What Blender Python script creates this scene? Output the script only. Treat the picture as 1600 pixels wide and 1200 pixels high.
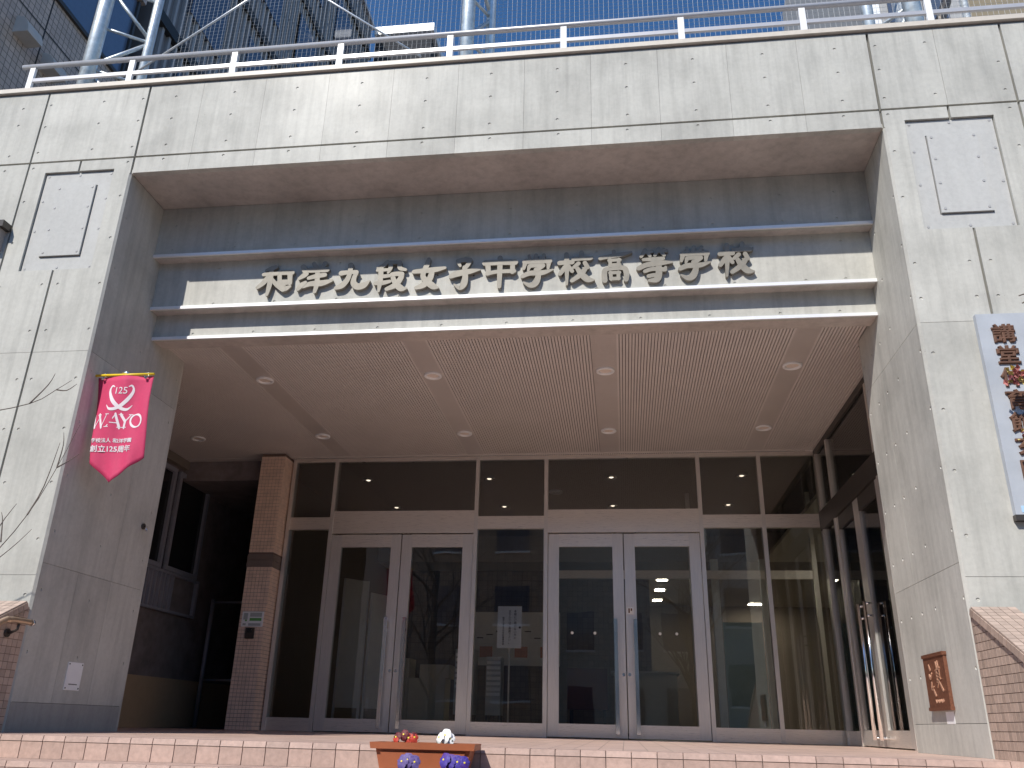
import bpy, bmesh, math, random
from mathutils import Matrix, Vector
from mathutils.geometry import tessellate_polygon
random.seed(7)
for o in list(bpy.data.objects): bpy.data.objects.remove(o)
SC = bpy.context.scene
COL = SC.collection
R = math.radians

# ------------------------------------------------------------------ camera
cam = bpy.data.cameras.new('camera'); camo = bpy.data.objects.new('camera', cam); COL.objects.link(camo)
cam.sensor_width = 36.0; cam.lens = 1315.4/1600*36.0; cam.clip_start = .05; cam.clip_end = 500
YAW, PIT, ROL = R(-7.6246), R(22.0854), R(1.3787)
fw = Vector((math.sin(YAW)*math.cos(PIT), math.cos(YAW)*math.cos(PIT), math.sin(PIT)))
rt = Vector((math.cos(YAW), -math.sin(YAW), 0)); up = rt.cross(fw)
rt2 = rt*math.cos(ROL)+up*math.sin(ROL); up2 = -rt*math.sin(ROL)+up*math.cos(ROL)
M = Matrix((rt2, up2, -fw)).transposed().to_4x4(); M.translation = (4.3701, -5.9377, .1226)
camo.matrix_world = M
SC.camera = camo

# ------------------------------------------------------------------ sky, sun, exposure
sun_to = Vector((-.45, -1.0, 1.05)).normalized()
world = bpy.data.worlds.new('World'); SC.world = world; world.use_nodes = True
nt = world.node_tree; nt.nodes.clear()
sky = nt.nodes.new('ShaderNodeTexSky'); sky.sky_type = 'NISHITA'; sky.sun_disc = False
sky.sun_elevation = math.asin(sun_to.z); sky.sun_rotation = math.atan2(sun_to.x, sun_to.y)
sky.altitude = 400; sky.air_density = 1.0; sky.dust_density = .1; sky.ozone_density = 5.0
bg = nt.nodes.new('ShaderNodeBackground'); bg.inputs['Strength'].default_value = .12
wo = nt.nodes.new('ShaderNodeOutputWorld')
hs_ = nt.nodes.new('ShaderNodeHueSaturation'); hs_.inputs['Saturation'].default_value = 1.15
nt.links.new(sky.outputs[0], hs_.inputs['Color']); nt.links.new(hs_.outputs[0], bg.inputs[0]); nt.links.new(bg.outputs[0], wo.inputs[0])
sl = bpy.data.lights.new('sun', 'SUN'); sl.energy = 4.0; sl.angle = R(.53); sl.color = (1, .95, .875)
so = bpy.data.objects.new('sun', sl); COL.objects.link(so)
so.rotation_euler = sun_to.to_track_quat('Z', 'Y').to_euler(); so.location = (-6, -14, 16)
vs = SC.view_settings; vs.view_transform = 'Standard'; vs.look = 'None'; vs.exposure = .3; vs.gamma = 1; vs.use_curve_mapping = False

SC.cycles.max_bounces = 14; SC.cycles.diffuse_bounces = 8; SC.cycles.transparent_max_bounces = 24

# ------------------------------------------------------------------ helpers
def tag(o, label=None, cat=None, group=None, kind=None):
    if label: o['label'] = label
    if cat: o['category'] = cat
    if group: o['group'] = group
    if kind: o['kind'] = kind
    return o

def setp(o, p):
    o.parent = p
    o.matrix_parent_inverse = Matrix.Translation(-p.location)

def thing(name, loc, label, cat, group=None):
    o = bpy.data.objects.new(name, None); COL.objects.link(o); o.location = loc
    o.empty_display_size = .1
    return tag(o, label, cat, group)

class MB:
    """collects boxes, tubes, prisms in world coordinates; build() links them as one mesh object"""
    def __init__(s): s.v = []; s.f = []; s.sm = []
    def add(s, vs, fs, smooth=False):
        b = len(s.v); s.v += [tuple(p) for p in vs]
        for f in fs: s.f.append([b+i for i in f]); s.sm.append(smooth)
        return s
    def box(s, x0, x1, y0, y1, z0, z1):
        v = [(x, y, z) for z in (z0, z1) for y in (y0, y1) for x in (x0, x1)]
        return s.add(v, [(0, 2, 3, 1), (4, 5, 7, 6), (0, 1, 5, 4), (2, 6, 7, 3), (0, 4, 6, 2), (1, 3, 7, 5)])
    def hexa(s, lo, hi):
        """lo / hi: four corners each, same order"""
        return s.add(list(lo)+list(hi), [(3, 2, 1, 0), (4, 5, 6, 7)]+[(i, (i+1) % 4, 4+(i+1) % 4, 4+i) for i in range(4)])
    def tube(s, path, r, n=10, cap=True, smooth=True):
        path = [Vector(p) for p in path]; rr = r if isinstance(r, (list, tuple)) else [r]*len(path)
        rings = []; prev = None
        for i, p in enumerate(path):
            d = (path[min(i+1, len(path)-1)]-path[max(i-1, 0)]).normalized()
            if prev is None:
                a = d.cross(Vector((0, 0, 1)))
                if a.length < 1e-3: a = d.cross(Vector((1, 0, 0)))
            else: a = prev-d*prev.dot(d)
            a.normalize(); prev = a; b = d.cross(a)
            rings.append([p+(a*math.cos(2*math.pi*k/n)+b*math.sin(2*math.pi*k/n))*rr[i] for k in range(n)])
        base = len(s.v)
        for g in rings: s.v += [tuple(q) for q in g]
        for i in range(len(rings)-1):
            for k in range(n):
                s.f.append([base+i*n+k, base+i*n+(k+1) % n, base+(i+1)*n+(k+1) % n, base+(i+1)*n+k]); s.sm.append(smooth)
        if cap:
            s.f.append([base+k for k in range(n)][::-1]); s.sm.append(False)
            e = base+(len(rings)-1)*n; s.f.append([e+k for k in range(n)]); s.sm.append(False)
        return s
    def prism(s, poly, fn, d0, d1):
        """extrude 2-D polygon; fn(u,v,d)->xyz"""
        n = len(poly)
        v = [fn(u, w, d0) for u, w in poly]+[fn(u, w, d1) for u, w in poly]
        tri = tessellate_polygon([[Vector((u, w, 0)) for u, w in poly]])
        f = [tuple(t) for t in tri]+[tuple(n+i for i in t[::-1]) for t in tri]+[(i, n+i, n+(i+1) % n, (i+1) % n) for i in range(n)]
        return s.add(v, f)
    def mesh(s, name, mat, base=None):
        me = bpy.data.meshes.new(name)
        v = s.v if base is None else [(a-base[0], b-base[1], c-base[2]) for a, b, c in s.v]
        me.from_pydata(v, [], s.f); me.polygons.foreach_set('use_smooth', s.sm)
        bm = bmesh.new(); bm.from_mesh(me); bmesh.ops.recalc_face_normals(bm, faces=bm.faces); bm.to_mesh(me); bm.free()
        me.update()
        if mat: me.materials.append(mat)
        return me
    def build(s, name, mat, parent=None, **kw):
        if parent is None:
            xs, ys, zs = zip(*s.v)
            base = ((min(xs)+max(xs))/2, (min(ys)+max(ys))/2, min(zs))
            o = bpy.data.objects.new(name, s.mesh(name, mat, base)); COL.objects.link(o); o.location = base
        else:
            o = bpy.data.objects.new(name, s.mesh(name, mat)); COL.objects.link(o); setp(o, parent)
        return tag(o, **kw)

def inst(name, me, loc, parent, rot=None):
    o = bpy.data.objects.new(name, me); COL.objects.link(o); setp(o, parent); o.location = loc
    if rot: o.rotation_euler = rot
    return o

def circ(u, w, r, n=12): return [(u+r*math.cos(2*math.pi*k/n), w+r*math.sin(2*math.pi*k/n)) for k in range(n)]
def catmull(pts, sub=5):
    if len(pts) < 3: sub = 1
    out = []
    for i in range(len(pts)-1):
        p0 = pts[max(i-1, 0)]; p1 = pts[i]; p2 = pts[i+1]; p3 = pts[min(i+2, len(pts)-1)]
        for k in range(sub):
            t = k/sub
            out.append(tuple(.5*((2*b)+(-a+c)*t+(2*a-5*b+4*c-d)*t*t+(-a+3*b-3*c+d)*t**3) for a, b, c, d in zip(p0, p1, p2, p3)))
    out.append(tuple(pts[-1])); return out
def brush(mb, pts, fn, d0, d1):
    """a brush stroke (u,v,width) as an extruded ribbon with round ends"""
    P = catmull(pts); L = []; Rr = []
    for i, (u, w, wd) in enumerate(P):
        a = P[max(i-1, 0)]; b = P[min(i+1, len(P)-1)]
        du, dw = b[0]-a[0], b[1]-a[1]; l = math.hypot(du, dw) or 1
        nx, ny = -dw/l, du/l; h = max(wd, 1e-4)/2
        L.append((u+nx*h, w+ny*h)); Rr.append((u-nx*h, w-ny*h))
    def cap(c, frm):
        a0 = math.atan2(frm[1]-c[1], frm[0]-c[0]); h = c[2]/2
        return [(c[0]+h*math.cos(a0-math.pi*k/5), c[1]+h*math.sin(a0-math.pi*k/5)) for k in range(1, 5)]
    n = len(L); ec = cap(P[-1], L[-1]); sc = cap(P[0], Rr[0])
    ring = L+ec+Rr[::-1]+sc; m = len(ring)
    iL = list(range(n)); iR = [n+4+(n-1-i) for i in range(n)]
    top = [(iL[i], iL[i+1], iR[i+1], iR[i]) for i in range(n-1)]
    top.append(tuple([iL[-1]]+list(range(n, n+4))+[iR[-1]])); top.append(tuple([iR[0]]+list(range(2*n+4, 2*n+8))+[iL[0]]))
    v = [fn(u, w, d0) for u, w in ring]+[fn(u, w, d1) for u, w in ring]
    mb.add(v, top+[tuple(m+i for i in t[::-1]) for t in top]+[(i, m+i, m+(i+1) % m, (i+1) % m) for i in range(m)])
FY = lambda y: (lambda u, w, d: (u, y+d, w))          # faces -Y, depth d grows into +Y

def panel(name, mat, parent, outer, ties, fn, thick=.06, r=.0135, holes=()):
    """flat cast panel with recessed tie holes: outer polygon in (u,v), fn(u,v,depth)"""
    mb = MB(); loops = [outer]+[circ(u, w, r) for u, w in ties]+[list(h) for h in holes]
    flat = [p for l in loops for p in l]
    tri = tessellate_polygon([[Vector((u, w, 0)) for u, w in l] for l in loops])
    mb.add([fn(u, w, 0) for u, w in flat], [tuple(t) for t in tri])
    n = len(outer)
    mb.add([fn(u, w, 0) for u, w in outer]+[fn(u, w, thick) for u, w in outer], [(i, (i+1) % n, n+(i+1) % n, n+i) for i in range(n)])
    for u, w in ties:
        a = circ(u, w, r); b = circ(u, w, r*.82); k = len(a)
        mb.add([fn(p, q, 0) for p, q in a]+[fn(p, q, .006) for p, q in b], [(i, (i+1) % k, k+(i+1) % k, k+i) for i in range(k)]+[tuple(range(k, 2*k))])
    me = bpy.data.meshes.new(name); me.from_pydata(mb.v, [], mb.f); bm = bmesh.new(); bm.from_mesh(me)
    bmesh.ops.remove_doubles(bm, verts=bm.verts, dist=1e-5); bmesh.ops.recalc_face_normals(bm, faces=bm.faces); bm.to_mesh(me); bm.free()
    # face normals must look out of the panel front
    f0 = Vector(fn(0, 0, -1))-Vector(fn(0, 0, 0)); big = max(me.polygons, key=lambda p: p.area)
    if big.normal.dot(f0) < 0: me.flip_normals()
    me.materials.append(mat)
    o = bpy.data.objects.new(name, me); COL.objects.link(o); setp(o, parent); return o
def rect(u0, u1, v0, v1): return [(u0, v0), (u1, v0), (u1, v1), (u0, v1)]

# ------------------------------------------------------------------ materials
def mat(name):
    m = bpy.data.materials.new(name); m.use_nodes = True; t = m.node_tree; t.nodes.clear()
    out = t.nodes.new('ShaderNodeOutputMaterial'); p = t.nodes.new('ShaderNodeBsdfPrincipled'); t.links.new(p.outputs[0], out.inputs[0])
    return m, t, p
def nd(t, ty, **kw):
    n = t.nodes.new(ty)
    for k, v in kw.items():
        if k in n.inputs.keys(): n.inputs[k].default_value = v
        else: setattr(n, k, v)
    return n
def ramp(t, src, pts):
    r = t.nodes.new('ShaderNodeValToRGB'); e = r.color_ramp.elements
    while len(e) < len(pts): e.new(.5)
    for i, (p, c) in enumerate(pts): e[i].position = p; e[i].color = (c, c, c, 1) if isinstance(c, (int, float)) else (*c, 1)
    t.links.new(src, r.inputs[0]); return r.outputs[0]
def mul(t, a, b, f=1.0, mode='MULTIPLY'):
    n = t.nodes.new('ShaderNodeMix'); n.data_type = 'RGBA'; n.blend_type = mode
    n.inputs[0].default_value = f
    for s, x in ((6, a), (7, b)):
        if isinstance(x, tuple): n.inputs[s].default_value = (*x, 1)
        else: t.links.new(x, n.inputs[s])
    return n.outputs[2]
def pos(t, scale=(1, 1, 1)):
    g = t.nodes.new('ShaderNodeNewGeometry'); mp = t.nodes.new('ShaderNodeMapping'); mp.inputs['Scale'].default_value = scale
    t.links.new(g.outputs['Position'], mp.inputs[0]); return mp.outputs[0]
def noise(t, vec, scale, detail=4, rough=.55):
    n = t.nodes.new('ShaderNodeTexNoise'); n.inputs['Scale'].default_value = scale; n.inputs['Detail'].default_value = detail; n.inputs['Roughness'].default_value = rough
    t.links.new(vec, n.inputs['Vector']); return n.outputs[0]
def bump(t, p, h, strength=.2, dist=.01):
    b = t.nodes.new('ShaderNodeBump'); b.inputs['Strength'].default_value = strength; b.inputs['Distance'].default_value = dist
    t.links.new(h, b.inputs['Height']); t.links.new(b.outputs[0], p.inputs['Normal'])

KA = 1.22      # overall reflectance trim shared by all materials
def kc(col): return tuple(min(c*KA, .86) for c in col)
def concrete(name, col, var=.20, coat=.0, rough=.55, pits=True, rnd=.05):
    col = kc(col); m, t, p = mat(name)
    c1 = ramp(t, noise(t, pos(t), 1.3, 6, .6), [(.30, 1-var), (.52, 1.0), (.72, 1+var*.5)])
    c2 = ramp(t, noise(t, pos(t, (7, 7, .55)), 1.6, 5, .65), [(.32, 1-var*.8), (.55, 1.0), (.8, 1.02)])
    c3 = ramp(t, noise(t, pos(t), 26, 4, .7), [(.3, .93), (.6, 1.02)])
    c = mul(t, mul(t, mul(t, col, c1), c2), c3)
    oi = t.nodes.new('ShaderNodeObjectInfo')
    c = mul(t, c, ramp(t, oi.outputs['Random'], [(0, 1-rnd*1.5), (1, 1+rnd)]))
    if coat:      # rain streaks running down from the coping
        gz = t.nodes.new('ShaderNodeNewGeometry'); sz = t.nodes.new('ShaderNodeSeparateXYZ'); t.links.new(gz.outputs['Position'], sz.inputs[0])
        mr = t.nodes.new('ShaderNodeMapRange'); mr.inputs[1].default_value = 4.95; mr.inputs[2].default_value = 5.75; t.links.new(sz.outputs[2], mr.inputs[0])
        sn = ramp(t, noise(t, pos(t, (9, 9, .35)), 2.2, 5, .7), [(.50, 0.0), (.68, 1.0)])
        sm = mul(t, sn, mr.outputs[0])
        c = mul(t, c, ramp(t, sm, [(0, 1.0), (1, .87)]))
    h = noise(t, pos(t), 60, 4, .6)
    if pits:
        vo = t.nodes.new('ShaderNodeTexVoronoi'); vo.inputs['Scale'].default_value = 26; t.links.new(pos(t), vo.inputs['Vector'])
        area = ramp(t, noise(t, pos(t), 2.3, 3, .6), [(.56, 0.0), (.68, 1.0)])
        sp = ramp(t, vo.outputs['Distance'], [(.05, 0.0), (.11, 1.0)])
        pitm = mul(t, (1, 1, 1), sp, 1.0)
        mx = t.nodes.new('ShaderNodeMix'); mx.data_type = 'RGBA'
        t.links.new(area, mx.inputs[0]); mx.inputs[6].default_value = (1, 1, 1, 1); t.links.new(pitm, mx.inputs[7])
        c = mul(t, c, ramp(t, mx.outputs[2], [(0, .55), (1, 1.0)]))
    t.links.new(c, p.inputs['Base Color'])
    t.links.new(ramp(t, noise(t, pos(t), 3, 5, .6), [(.3, rough-.1), (.7, rough+.12)]), p.inputs['Roughness'])
    p.inputs['Coat Weight'].default_value = coat; p.inputs['Coat Roughness'].default_value = .24; p.inputs['Specular IOR Level'].default_value = .3
    bump(t, p, mul(t, h, c2, .5), .12, .004)
    return m
def plain(name, col, rough=.5, metal=0.0, var=.06, sc=12, bmp=.0, bsc=80, spec=None, rnd=0.0, coat=0.0):
    col = kc(col); m, t, p = mat(name)
    c = mul(t, col, ramp(t, noise(t, pos(t), sc, 4, .6), [(.3, 1-var), (.7, 1+var*.5)]))
    if rnd:
        oi = t.nodes.new('ShaderNodeObjectInfo'); c = mul(t, c, ramp(t, oi.outputs['Random'], [(0, 1-rnd), (1, 1+rnd*.5)]))
    t.links.new(c, p.inputs['Base Color'])
    p.inputs['Roughness'].default_value = rough; p.inputs['Metallic'].default_value = metal; p.inputs['Coat Weight'].default_value = coat
    if spec is not None: p.inputs['Specular IOR Level'].default_value = spec
    if bmp: bump(t, p, noise(t, pos(t), bsc, 3, .6), bmp, .003)
    return m
def brushed(name, col, rough=.3, sc=(3, 3, 160)):
    m, t, p = mat(name); p.inputs['Metallic'].default_value = .7
    n = noise(t, pos(t, sc), 3, 3, .6)
    t.links.new(mul(t, col, ramp(t, n, [(.3, .86), (.7, 1.04)])), p.inputs['Base Color'])
    t.links.new(ramp(t, n, [(.3, rough-.06), (.7, rough+.1)]), p.inputs['Roughness'])
    w = noise(t, pos(t), 1.7, 2, .5); bump(t, p, w, .05, .03)
    return m
def tilemat(name, col, grout, size, rough=.45, var=.12, off=(0, 0, 0), hgap=.07):
    """square tiles from fractions of position"""
    col = kc(col); grout = kc(grout); m, t, p = mat(name)
    g = t.nodes.new('ShaderNodeNewGeometry'); sx = t.nodes.new('ShaderNodeSeparateXYZ'); t.links.new(g.outputs['Position'], sx.inputs[0])
    nrm = t.nodes.new('ShaderNodeSeparateXYZ'); t.links.new(g.outputs['True Normal'], nrm.inputs[0])
    masks = []; cells = []
    for ax in range(3):
        s = size[ax] if isinstance(size, tuple) else size
        d = nd(t, 'ShaderNodeMath', operation='MULTIPLY_ADD'); t.links.new(sx.outputs[ax], d.inputs[0]); d.inputs[1].default_value = 1/s; d.inputs[2].default_value = off[ax]+100
        fr = nd(t, 'ShaderNodeMath', operation='FRACT'); t.links.new(d.outputs[0], fr.inputs[0])
        fl = nd(t, 'ShaderNodeMath', operation='FLOOR'); t.links.new(d.outputs[0], fl.inputs[0])
        gt = nd(t, 'ShaderNodeMath', operation='GREATER_THAN'); t.links.new(fr.outputs[0], gt.inputs[0]); gt.inputs[1].default_value = hgap
        ab = nd(t, 'ShaderNodeMath', operation='ABSOLUTE'); t.links.new(nrm.outputs[ax], ab.inputs[0])
        an = nd(t, 'ShaderNodeMath', operation='GREATER_THAN'); t.links.new(ab.outputs[0], an.inputs[0]); an.inputs[1].default_value = .7
        mx = nd(t, 'ShaderNodeMath', operation='MAXIMUM'); t.links.new(gt.outputs[0], mx.inputs[0]); t.links.new(an.outputs[0], mx.inputs[1])
        masks.append(mx.outputs[0]); cells.append(fl.outputs[0])
    a = nd(t, 'ShaderNodeMath', operation='MULTIPLY'); t.links.new(masks[0], a.inputs[0]); t.links.new(masks[1], a.inputs[1])
    b = nd(t, 'ShaderNodeMath', operation='MULTIPLY'); t.links.new(a.outputs[0], b.inputs[0]); t.links.new(masks[2], b.inputs[1])
    cb = t.nodes.new('ShaderNodeCombineXYZ')
    for i in range(3): t.links.new(cells[i], cb.inputs[i])
    wn = t.nodes.new('ShaderNodeTexWhiteNoise'); t.links.new(cb.outputs[0], wn.inputs[0])
    tc = mul(t, col, ramp(t, wn.outputs[0], [(0, 1-var), (1, 1+var*.6)]))
    tc = mul(t, tc, ramp(t, noise(t, pos(t), 2, 4), [(.3, .88), (.7, 1.05)]))
    mx = t.nodes.new('ShaderNodeMix'); mx.data_type = 'RGBA'; t.links.new(b.outputs[0], mx.inputs[0]); mx.inputs[6].default_value = (*grout, 1); t.links.new(tc, mx.inputs[7])
    t.links.new(mx.outputs[2], p.inputs['Base Color']); p.inputs['Roughness'].default_value = rough
    bump(t, p, b.outputs[0], .5, .004)
    return m
def glassmat(name, tint, ior=1.5, rough=0.0, boost=1.0):
    m = bpy.data.materials.new(name); m.use_nodes = True; t = m.node_tree; t.nodes.clear()
    out = t.nodes.new('ShaderNodeOutputMaterial'); mx = t.nodes.new('ShaderNodeMixShader')
    tr = t.nodes.new('ShaderNodeBsdfTransparent'); tr.inputs[0].default_value = (*tint, 1)
    gl = t.nodes.new('ShaderNodeBsdfGlossy'); gl.inputs['Roughness'].default_value = rough
    fr = t.nodes.new('ShaderNodeFresnel'); fr.inputs[0].default_value = ior
    wv = noise(t, pos(t), 1.1, 2, .5); b = t.nodes.new('ShaderNodeBump'); b.inputs['Strength'].default_value = .03; b.inputs['Distance'].default_value = .05
    t.links.new(wv, b.inputs['Height']); t.links.new(b.outputs[0], gl.inputs['Normal'])
    t.links.new(fr.outputs[0], mx.inputs[0]); t.links.new(tr.outputs[0], mx.inputs[1]); t.links.new(gl.outputs[0], mx.inputs[2]); t.links.new(mx.outputs[0], out.inputs[0])
    return m
def emit(name, col, s):
    m = bpy.data.materials.new(name); m.use_nodes = True; t = m.node_tree; t.nodes.clear()
    out = t.nodes.new('ShaderNodeOutputMaterial'); e = t.nodes.new('ShaderNodeEmission'); e.inputs[0].default_value = (*col, 1); e.inputs[1].default_value = s
    t.links.new(e.outputs[0], out.inputs[0]); return m

CON = concrete('cast_concrete', (.428, .422, .386), coat=.05, rough=.66)
CONS = concrete('soffit_concrete', (.44, .40, .365), pits=False, coat=.0)
HAM = concrete('hammered_concrete', (.40, .40, .385), var=.06, pits=False); 
PLN = concrete('plinth_concrete', (.29, .285, .27), var=.16)
CORE = plain('joint_shadow_concrete', (.16, .155, .15), .9)
COPE = plain('coping_paint', (.50, .455, .395), .5, var=.1)
WHITE = plain('white_metal_paint', (.78, .78, .78), .35)
RAILM = plain('silver_grey_paint', (.40, .40, .415), .35, metal=.25)
ALU = plain('aluminium_trim', (.72, .72, .72), .38, metal=.25, var=.04)
STEEL = brushed('stainless_steel', (.90, .84, .77), .32)
STEELV = brushed('stainless_mullion', (.84, .80, .75), .34, (160, 160, 2))
CHROME = plain('polished_steel', (.75, .74, .72), .12, metal=1.0, var=.02)
GALV = plain('galvanised_steel', (.52, .56, .58), .42, metal=.55, var=.25, sc=14)
CEILM = plain('ceiling_aluminium', (.53, .49, .46), .5, metal=.0, var=.05, sc=2)
CEILD = plain('ceiling_gap', (.17, .155, .145), .8)
BRONZE = plain('letter_bronze', (.20, .185, .155), .5, metal=.15, var=.18, sc=9)
PINKT = plain('step_tile_pink', (.40, .285, .24), .6, var=.16, sc=30, bmp=.35, bsc=120, rnd=.14)
GROUT = plain('dark_grout', (.17, .13, .115), .9)
FLOORT = tilemat('porch_floor_tile', (.52, .375, .315), (.25, .18, .15), .15, hgap=.035)
MOS = plain('mosaic_tile', (.40, .305, .25), .42, var=.1, sc=20, rnd=.2, bmp=.1)
MOSC = plain('column_tile', (.70, .52, .41), .45, var=.15, sc=12)
MOSG = plain('mosaic_grout', (.15, .105, .085), .9)
MOSD = plain('column_band', (.17, .13, .11), .6)
GLASS = glassmat('clear_glass', (.96, .965, .95), 1.85)
DGLASS = glassmat('tinted_glass', (.62, .66, .66), 1.55)
BLACK = plain('black_rubber', (.02, .02, .02), .6)
DARKB = plain('dark_bronze_frame', (.07, .062, .055), .4, metal=.5)
PAPER = plain('white_board', (.80, .77, .72), .6, var=.03)
INK = plain('black_ink', (.02, .02, .02), .6)
PINK = plain('magenta_cloth', (.46, .032, .10), .75, var=.06, sc=40)
BWHITE = plain('white_print', (.62, .56, .58), .7, var=.02)
YEL = plain('yellow_rod', (.85, .50, .02), .4)
SLATE = plain('grey_sign_slab', (.36, .385, .42), .5, var=.14, sc=3, coat=.1)
RUST = plain('brown_letter', (.13, .065, .04), .6, metal=.2, var=.3, sc=20)
COPPER = plain('copper_plaque', (.17, .068, .038), .5, metal=.3, var=.35, sc=60, bmp=.3, bsc=200)
COPL = plain('copper_relief', (.62, .36, .24), .35, metal=.4)
TERRA = plain('terracotta_plastic', (.30, .095, .042), .45, var=.08)
SOIL = plain('soil', (.05, .035, .025), .95, var=.4, sc=60, bmp=.6)
LEAF = plain('leaf_green', (.06, .12, .025), .55, var=.3, sc=40)
BARK = plain('bark', (.11, .09, .075), .85, var=.3, sc=30, bmp=.4)
# ------------------------------------------------------------------ ground
g = MB(); g.add([(-150, -150, -1.5), (150, -150, -1.5), (150, 150, -1.5), (-150, 150, -1.5)], [(0, 1, 2, 3)])
ASPH = plain('asphalt', (.075, .072, .07), .9, var=.25, sc=30, bmp=.4, bsc=150)
tag(g.build('ground', ASPH), kind='structure')
PAVE = tilemat('pavement_slab', (.56, .45, .38), (.32, .26, .22), .3, rough=.8, hgap=.03)
tag(MB().box(-24, 26, -13, -3.9, -1.49, -1.47).build('pavement', PAVE), kind='structure')  # unseen paving, widened and lightened to bounce warm light onto the portal

# ------------------------------------------------------------------ entrance building: concrete portal
FX = lambda x, s: (lambda u, w, d: (x+s*d, u, w))
B = thing('school_building', (3.3, 1, 0), 'grey cast concrete entrance portal with wide opening and stepped lintel', 'building')
ZG, ZT, ZO = 4.924, 5.745, 4.746
zt_rows = [5.60, 5.34, 5.04]
def pan(x0, x1, z0, z1, tx, tz): return panel('concrete_panel', CON, B, rect(x0, x1, z0, z1), [(a, b) for a in tx for b in tz], FY(0))
seams = [.012, .55, 1.17, 1.79, 2.405, 3.015, 3.62, 4.215, 4.805, 5.405, 6.0, 6.588]
tj = random.Random(3)
for i in range(11):
    a = seams[i]+(.0009 if i else 0); b = seams[i+1]-(.0009 if i < 10 else 0); m_ = (a+b)/2+.01
    pan(a, b, ZG+.010, ZT, [m_+tj.uniform(-.01, .01)], zt_rows)
    pan(a, b, ZO, ZG-.010, [m_], [4.88])
for sgn in (0, 1):
    X = (lambda x: x) if sgn == 0 else (lambda x: 6.6-x)
    def P(pts, ties): return panel('concrete_panel', CON, B, [(X(u), w) for u, w in pts], [(X(u), w) for u, w in ties], FY(0))
    e = -.018
    # upper frieze
    if sgn == 0: P(rect(-1.04, -.010, ZG+.010, ZT), [(u, w) for u in (-1.0, -.45, -.05) for w in zt_rows])
    else:
        P(rect(-.535, -.010, ZG+.010, ZT), [(-.05, w) for w in zt_rows]+[(-.455, 5.6), (-.455, 5.05)])
        P(rect(-1.065, -.538, ZG+.010, ZT), [(-1.0, 5.34), (-1.0, 5.05)])
    xo = -1.04 if sgn == 0 else -1.065
    P(rect(-4.2, xo-.02, ZG+.010, ZT), [(u, w) for u in (-1.29, -1.9, -2.5) for w in (5.58, 5.38, 5.02)])
    # below the frieze: two halves round the sunk panel
    zb = 2.96
    P([(xo, zb), (-.54, zb), (-.54, 3.757), (-.865, 3.757), (-.865, 4.805), (-.54, 4.805), (-.54, ZG-.010), (xo, ZG-.010)],
      [(-1.0, 4.86), (-1.0, 4.49), (-1.0, 4.05), (-1.0, 3.6), (-1.0, 3.16), (-.6, 3.61 if sgn == 0 else 3.46), (-.6, 3.16)])
    P([(-.52, zb), (e, zb), (e, 4.746), (-.010, 4.746), (-.010, ZG-.010), (-.52, ZG-.010), (-.52, 4.805), (-.175, 4.805), (-.175, 3.757), (-.52, 3.757)],
      [(-.055, 4.87), (-.055, 4.50), (-.055, 4.06), (-.055, 3.6 if sgn == 0 else 3.46), (-.055, 3.16), (-.45, 3.61 if sgn == 0 else 3.46), (-.45, 3.16)])
    P(rect(xo, -.54, 1.1, zb-.003), [(u, w) for u in (-1.0, -.6) for w in (2.71, 2.27, 1.82, 1.37)])
    P(rect(-.52, e, 1.1, zb-.003), [(u, w) for u in (-.47, -.07) for w in (2.71, 2.27, 1.82, 1.37)])
    P(rect(xo, e, -1.5, 1.097), [(u, w) for u in (-.6, -.07) for w in (.95, .5)])
    P(rect(-4.2, xo-.02, 1.1, ZG-.010), [(-1.29, w) for w in (4.85, 3.6, 3.16, 2.71, 2.27, 1.82)])
    # sunk hammered panel with a raised plate and bolts
    nb = panel('sunk_panel', HAM, B, [(X(u), w) for u, w in rect(-.856, -.184, 3.766, 4.796)], [], FY(.022), .03, holes=[[(X(u), w) for u, w in rect(-.717, -.318, 3.897, 4.652)]])
    panel('raised_plate', HAM, B, [(X(u), w) for u, w in rect(-.71, -.325, 3.905, 4.645)], [], FY(.004), .03)
    bm_ = MB().tube([(0, .004, 0), (0, -.001, 0)], .011, 10).mesh('bolt', plain('bolt_zinc%d' % sgn, (.34, .34, .34), .6, metal=.1))
    for u, w in [(-.68, 4.62), (-.355, 4.62), (-.68, 4.41), (-.355, 4.41), (-.68, 4.18), (-.355, 4.18), (-.68, 3.94), (-.355, 3.94)]: inst('bolt', bm_, (X(u), .001, w), B)
    for u, w in [(-.83, 4.77), (-.52, 4.77), (-.21, 4.77), (-.83, 4.5), (-.21, 4.5), (-.83, 4.18), (-.21, 4.18), (-.83, 3.79), (-.52, 3.79), (-.21, 3.79)]: inst('bolt', bm_, (X(u), .019, w), B)
    # chamfered arris
    c = MB(); s_ = 1 if sgn == 0 else -1
    c.add([(X(-.018), 0, -1.5), (X(0), .018, -1.5), (X(-.018), .03, -1.5), (X(-.018), 0, 4.746), (X(0), .018, 4.746), (X(-.018), .03, 4.746)],
          [(0, 1, 4, 3), (1, 2, 5, 4), (2, 0, 3, 5), (0, 2, 1), (3, 4, 5)]); c.build('chamfer', CON, B)
    # reveal
    fn = FX(X(0), -1 if sgn == 0 else 1)
    ty = (.07, .69, 1.37) if sgn == 0 else (.045, .59, .885, 1.14, 1.40)
    zs = [.55, 1.0, 1.45, 1.9, 2.35, 2.80, 3.25, 3.79, 4.3] if sgn == 0 else [.53, .97, 1.42, 1.86, 2.3, 2.75, 3.2, 3.65, 4.1]
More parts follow.
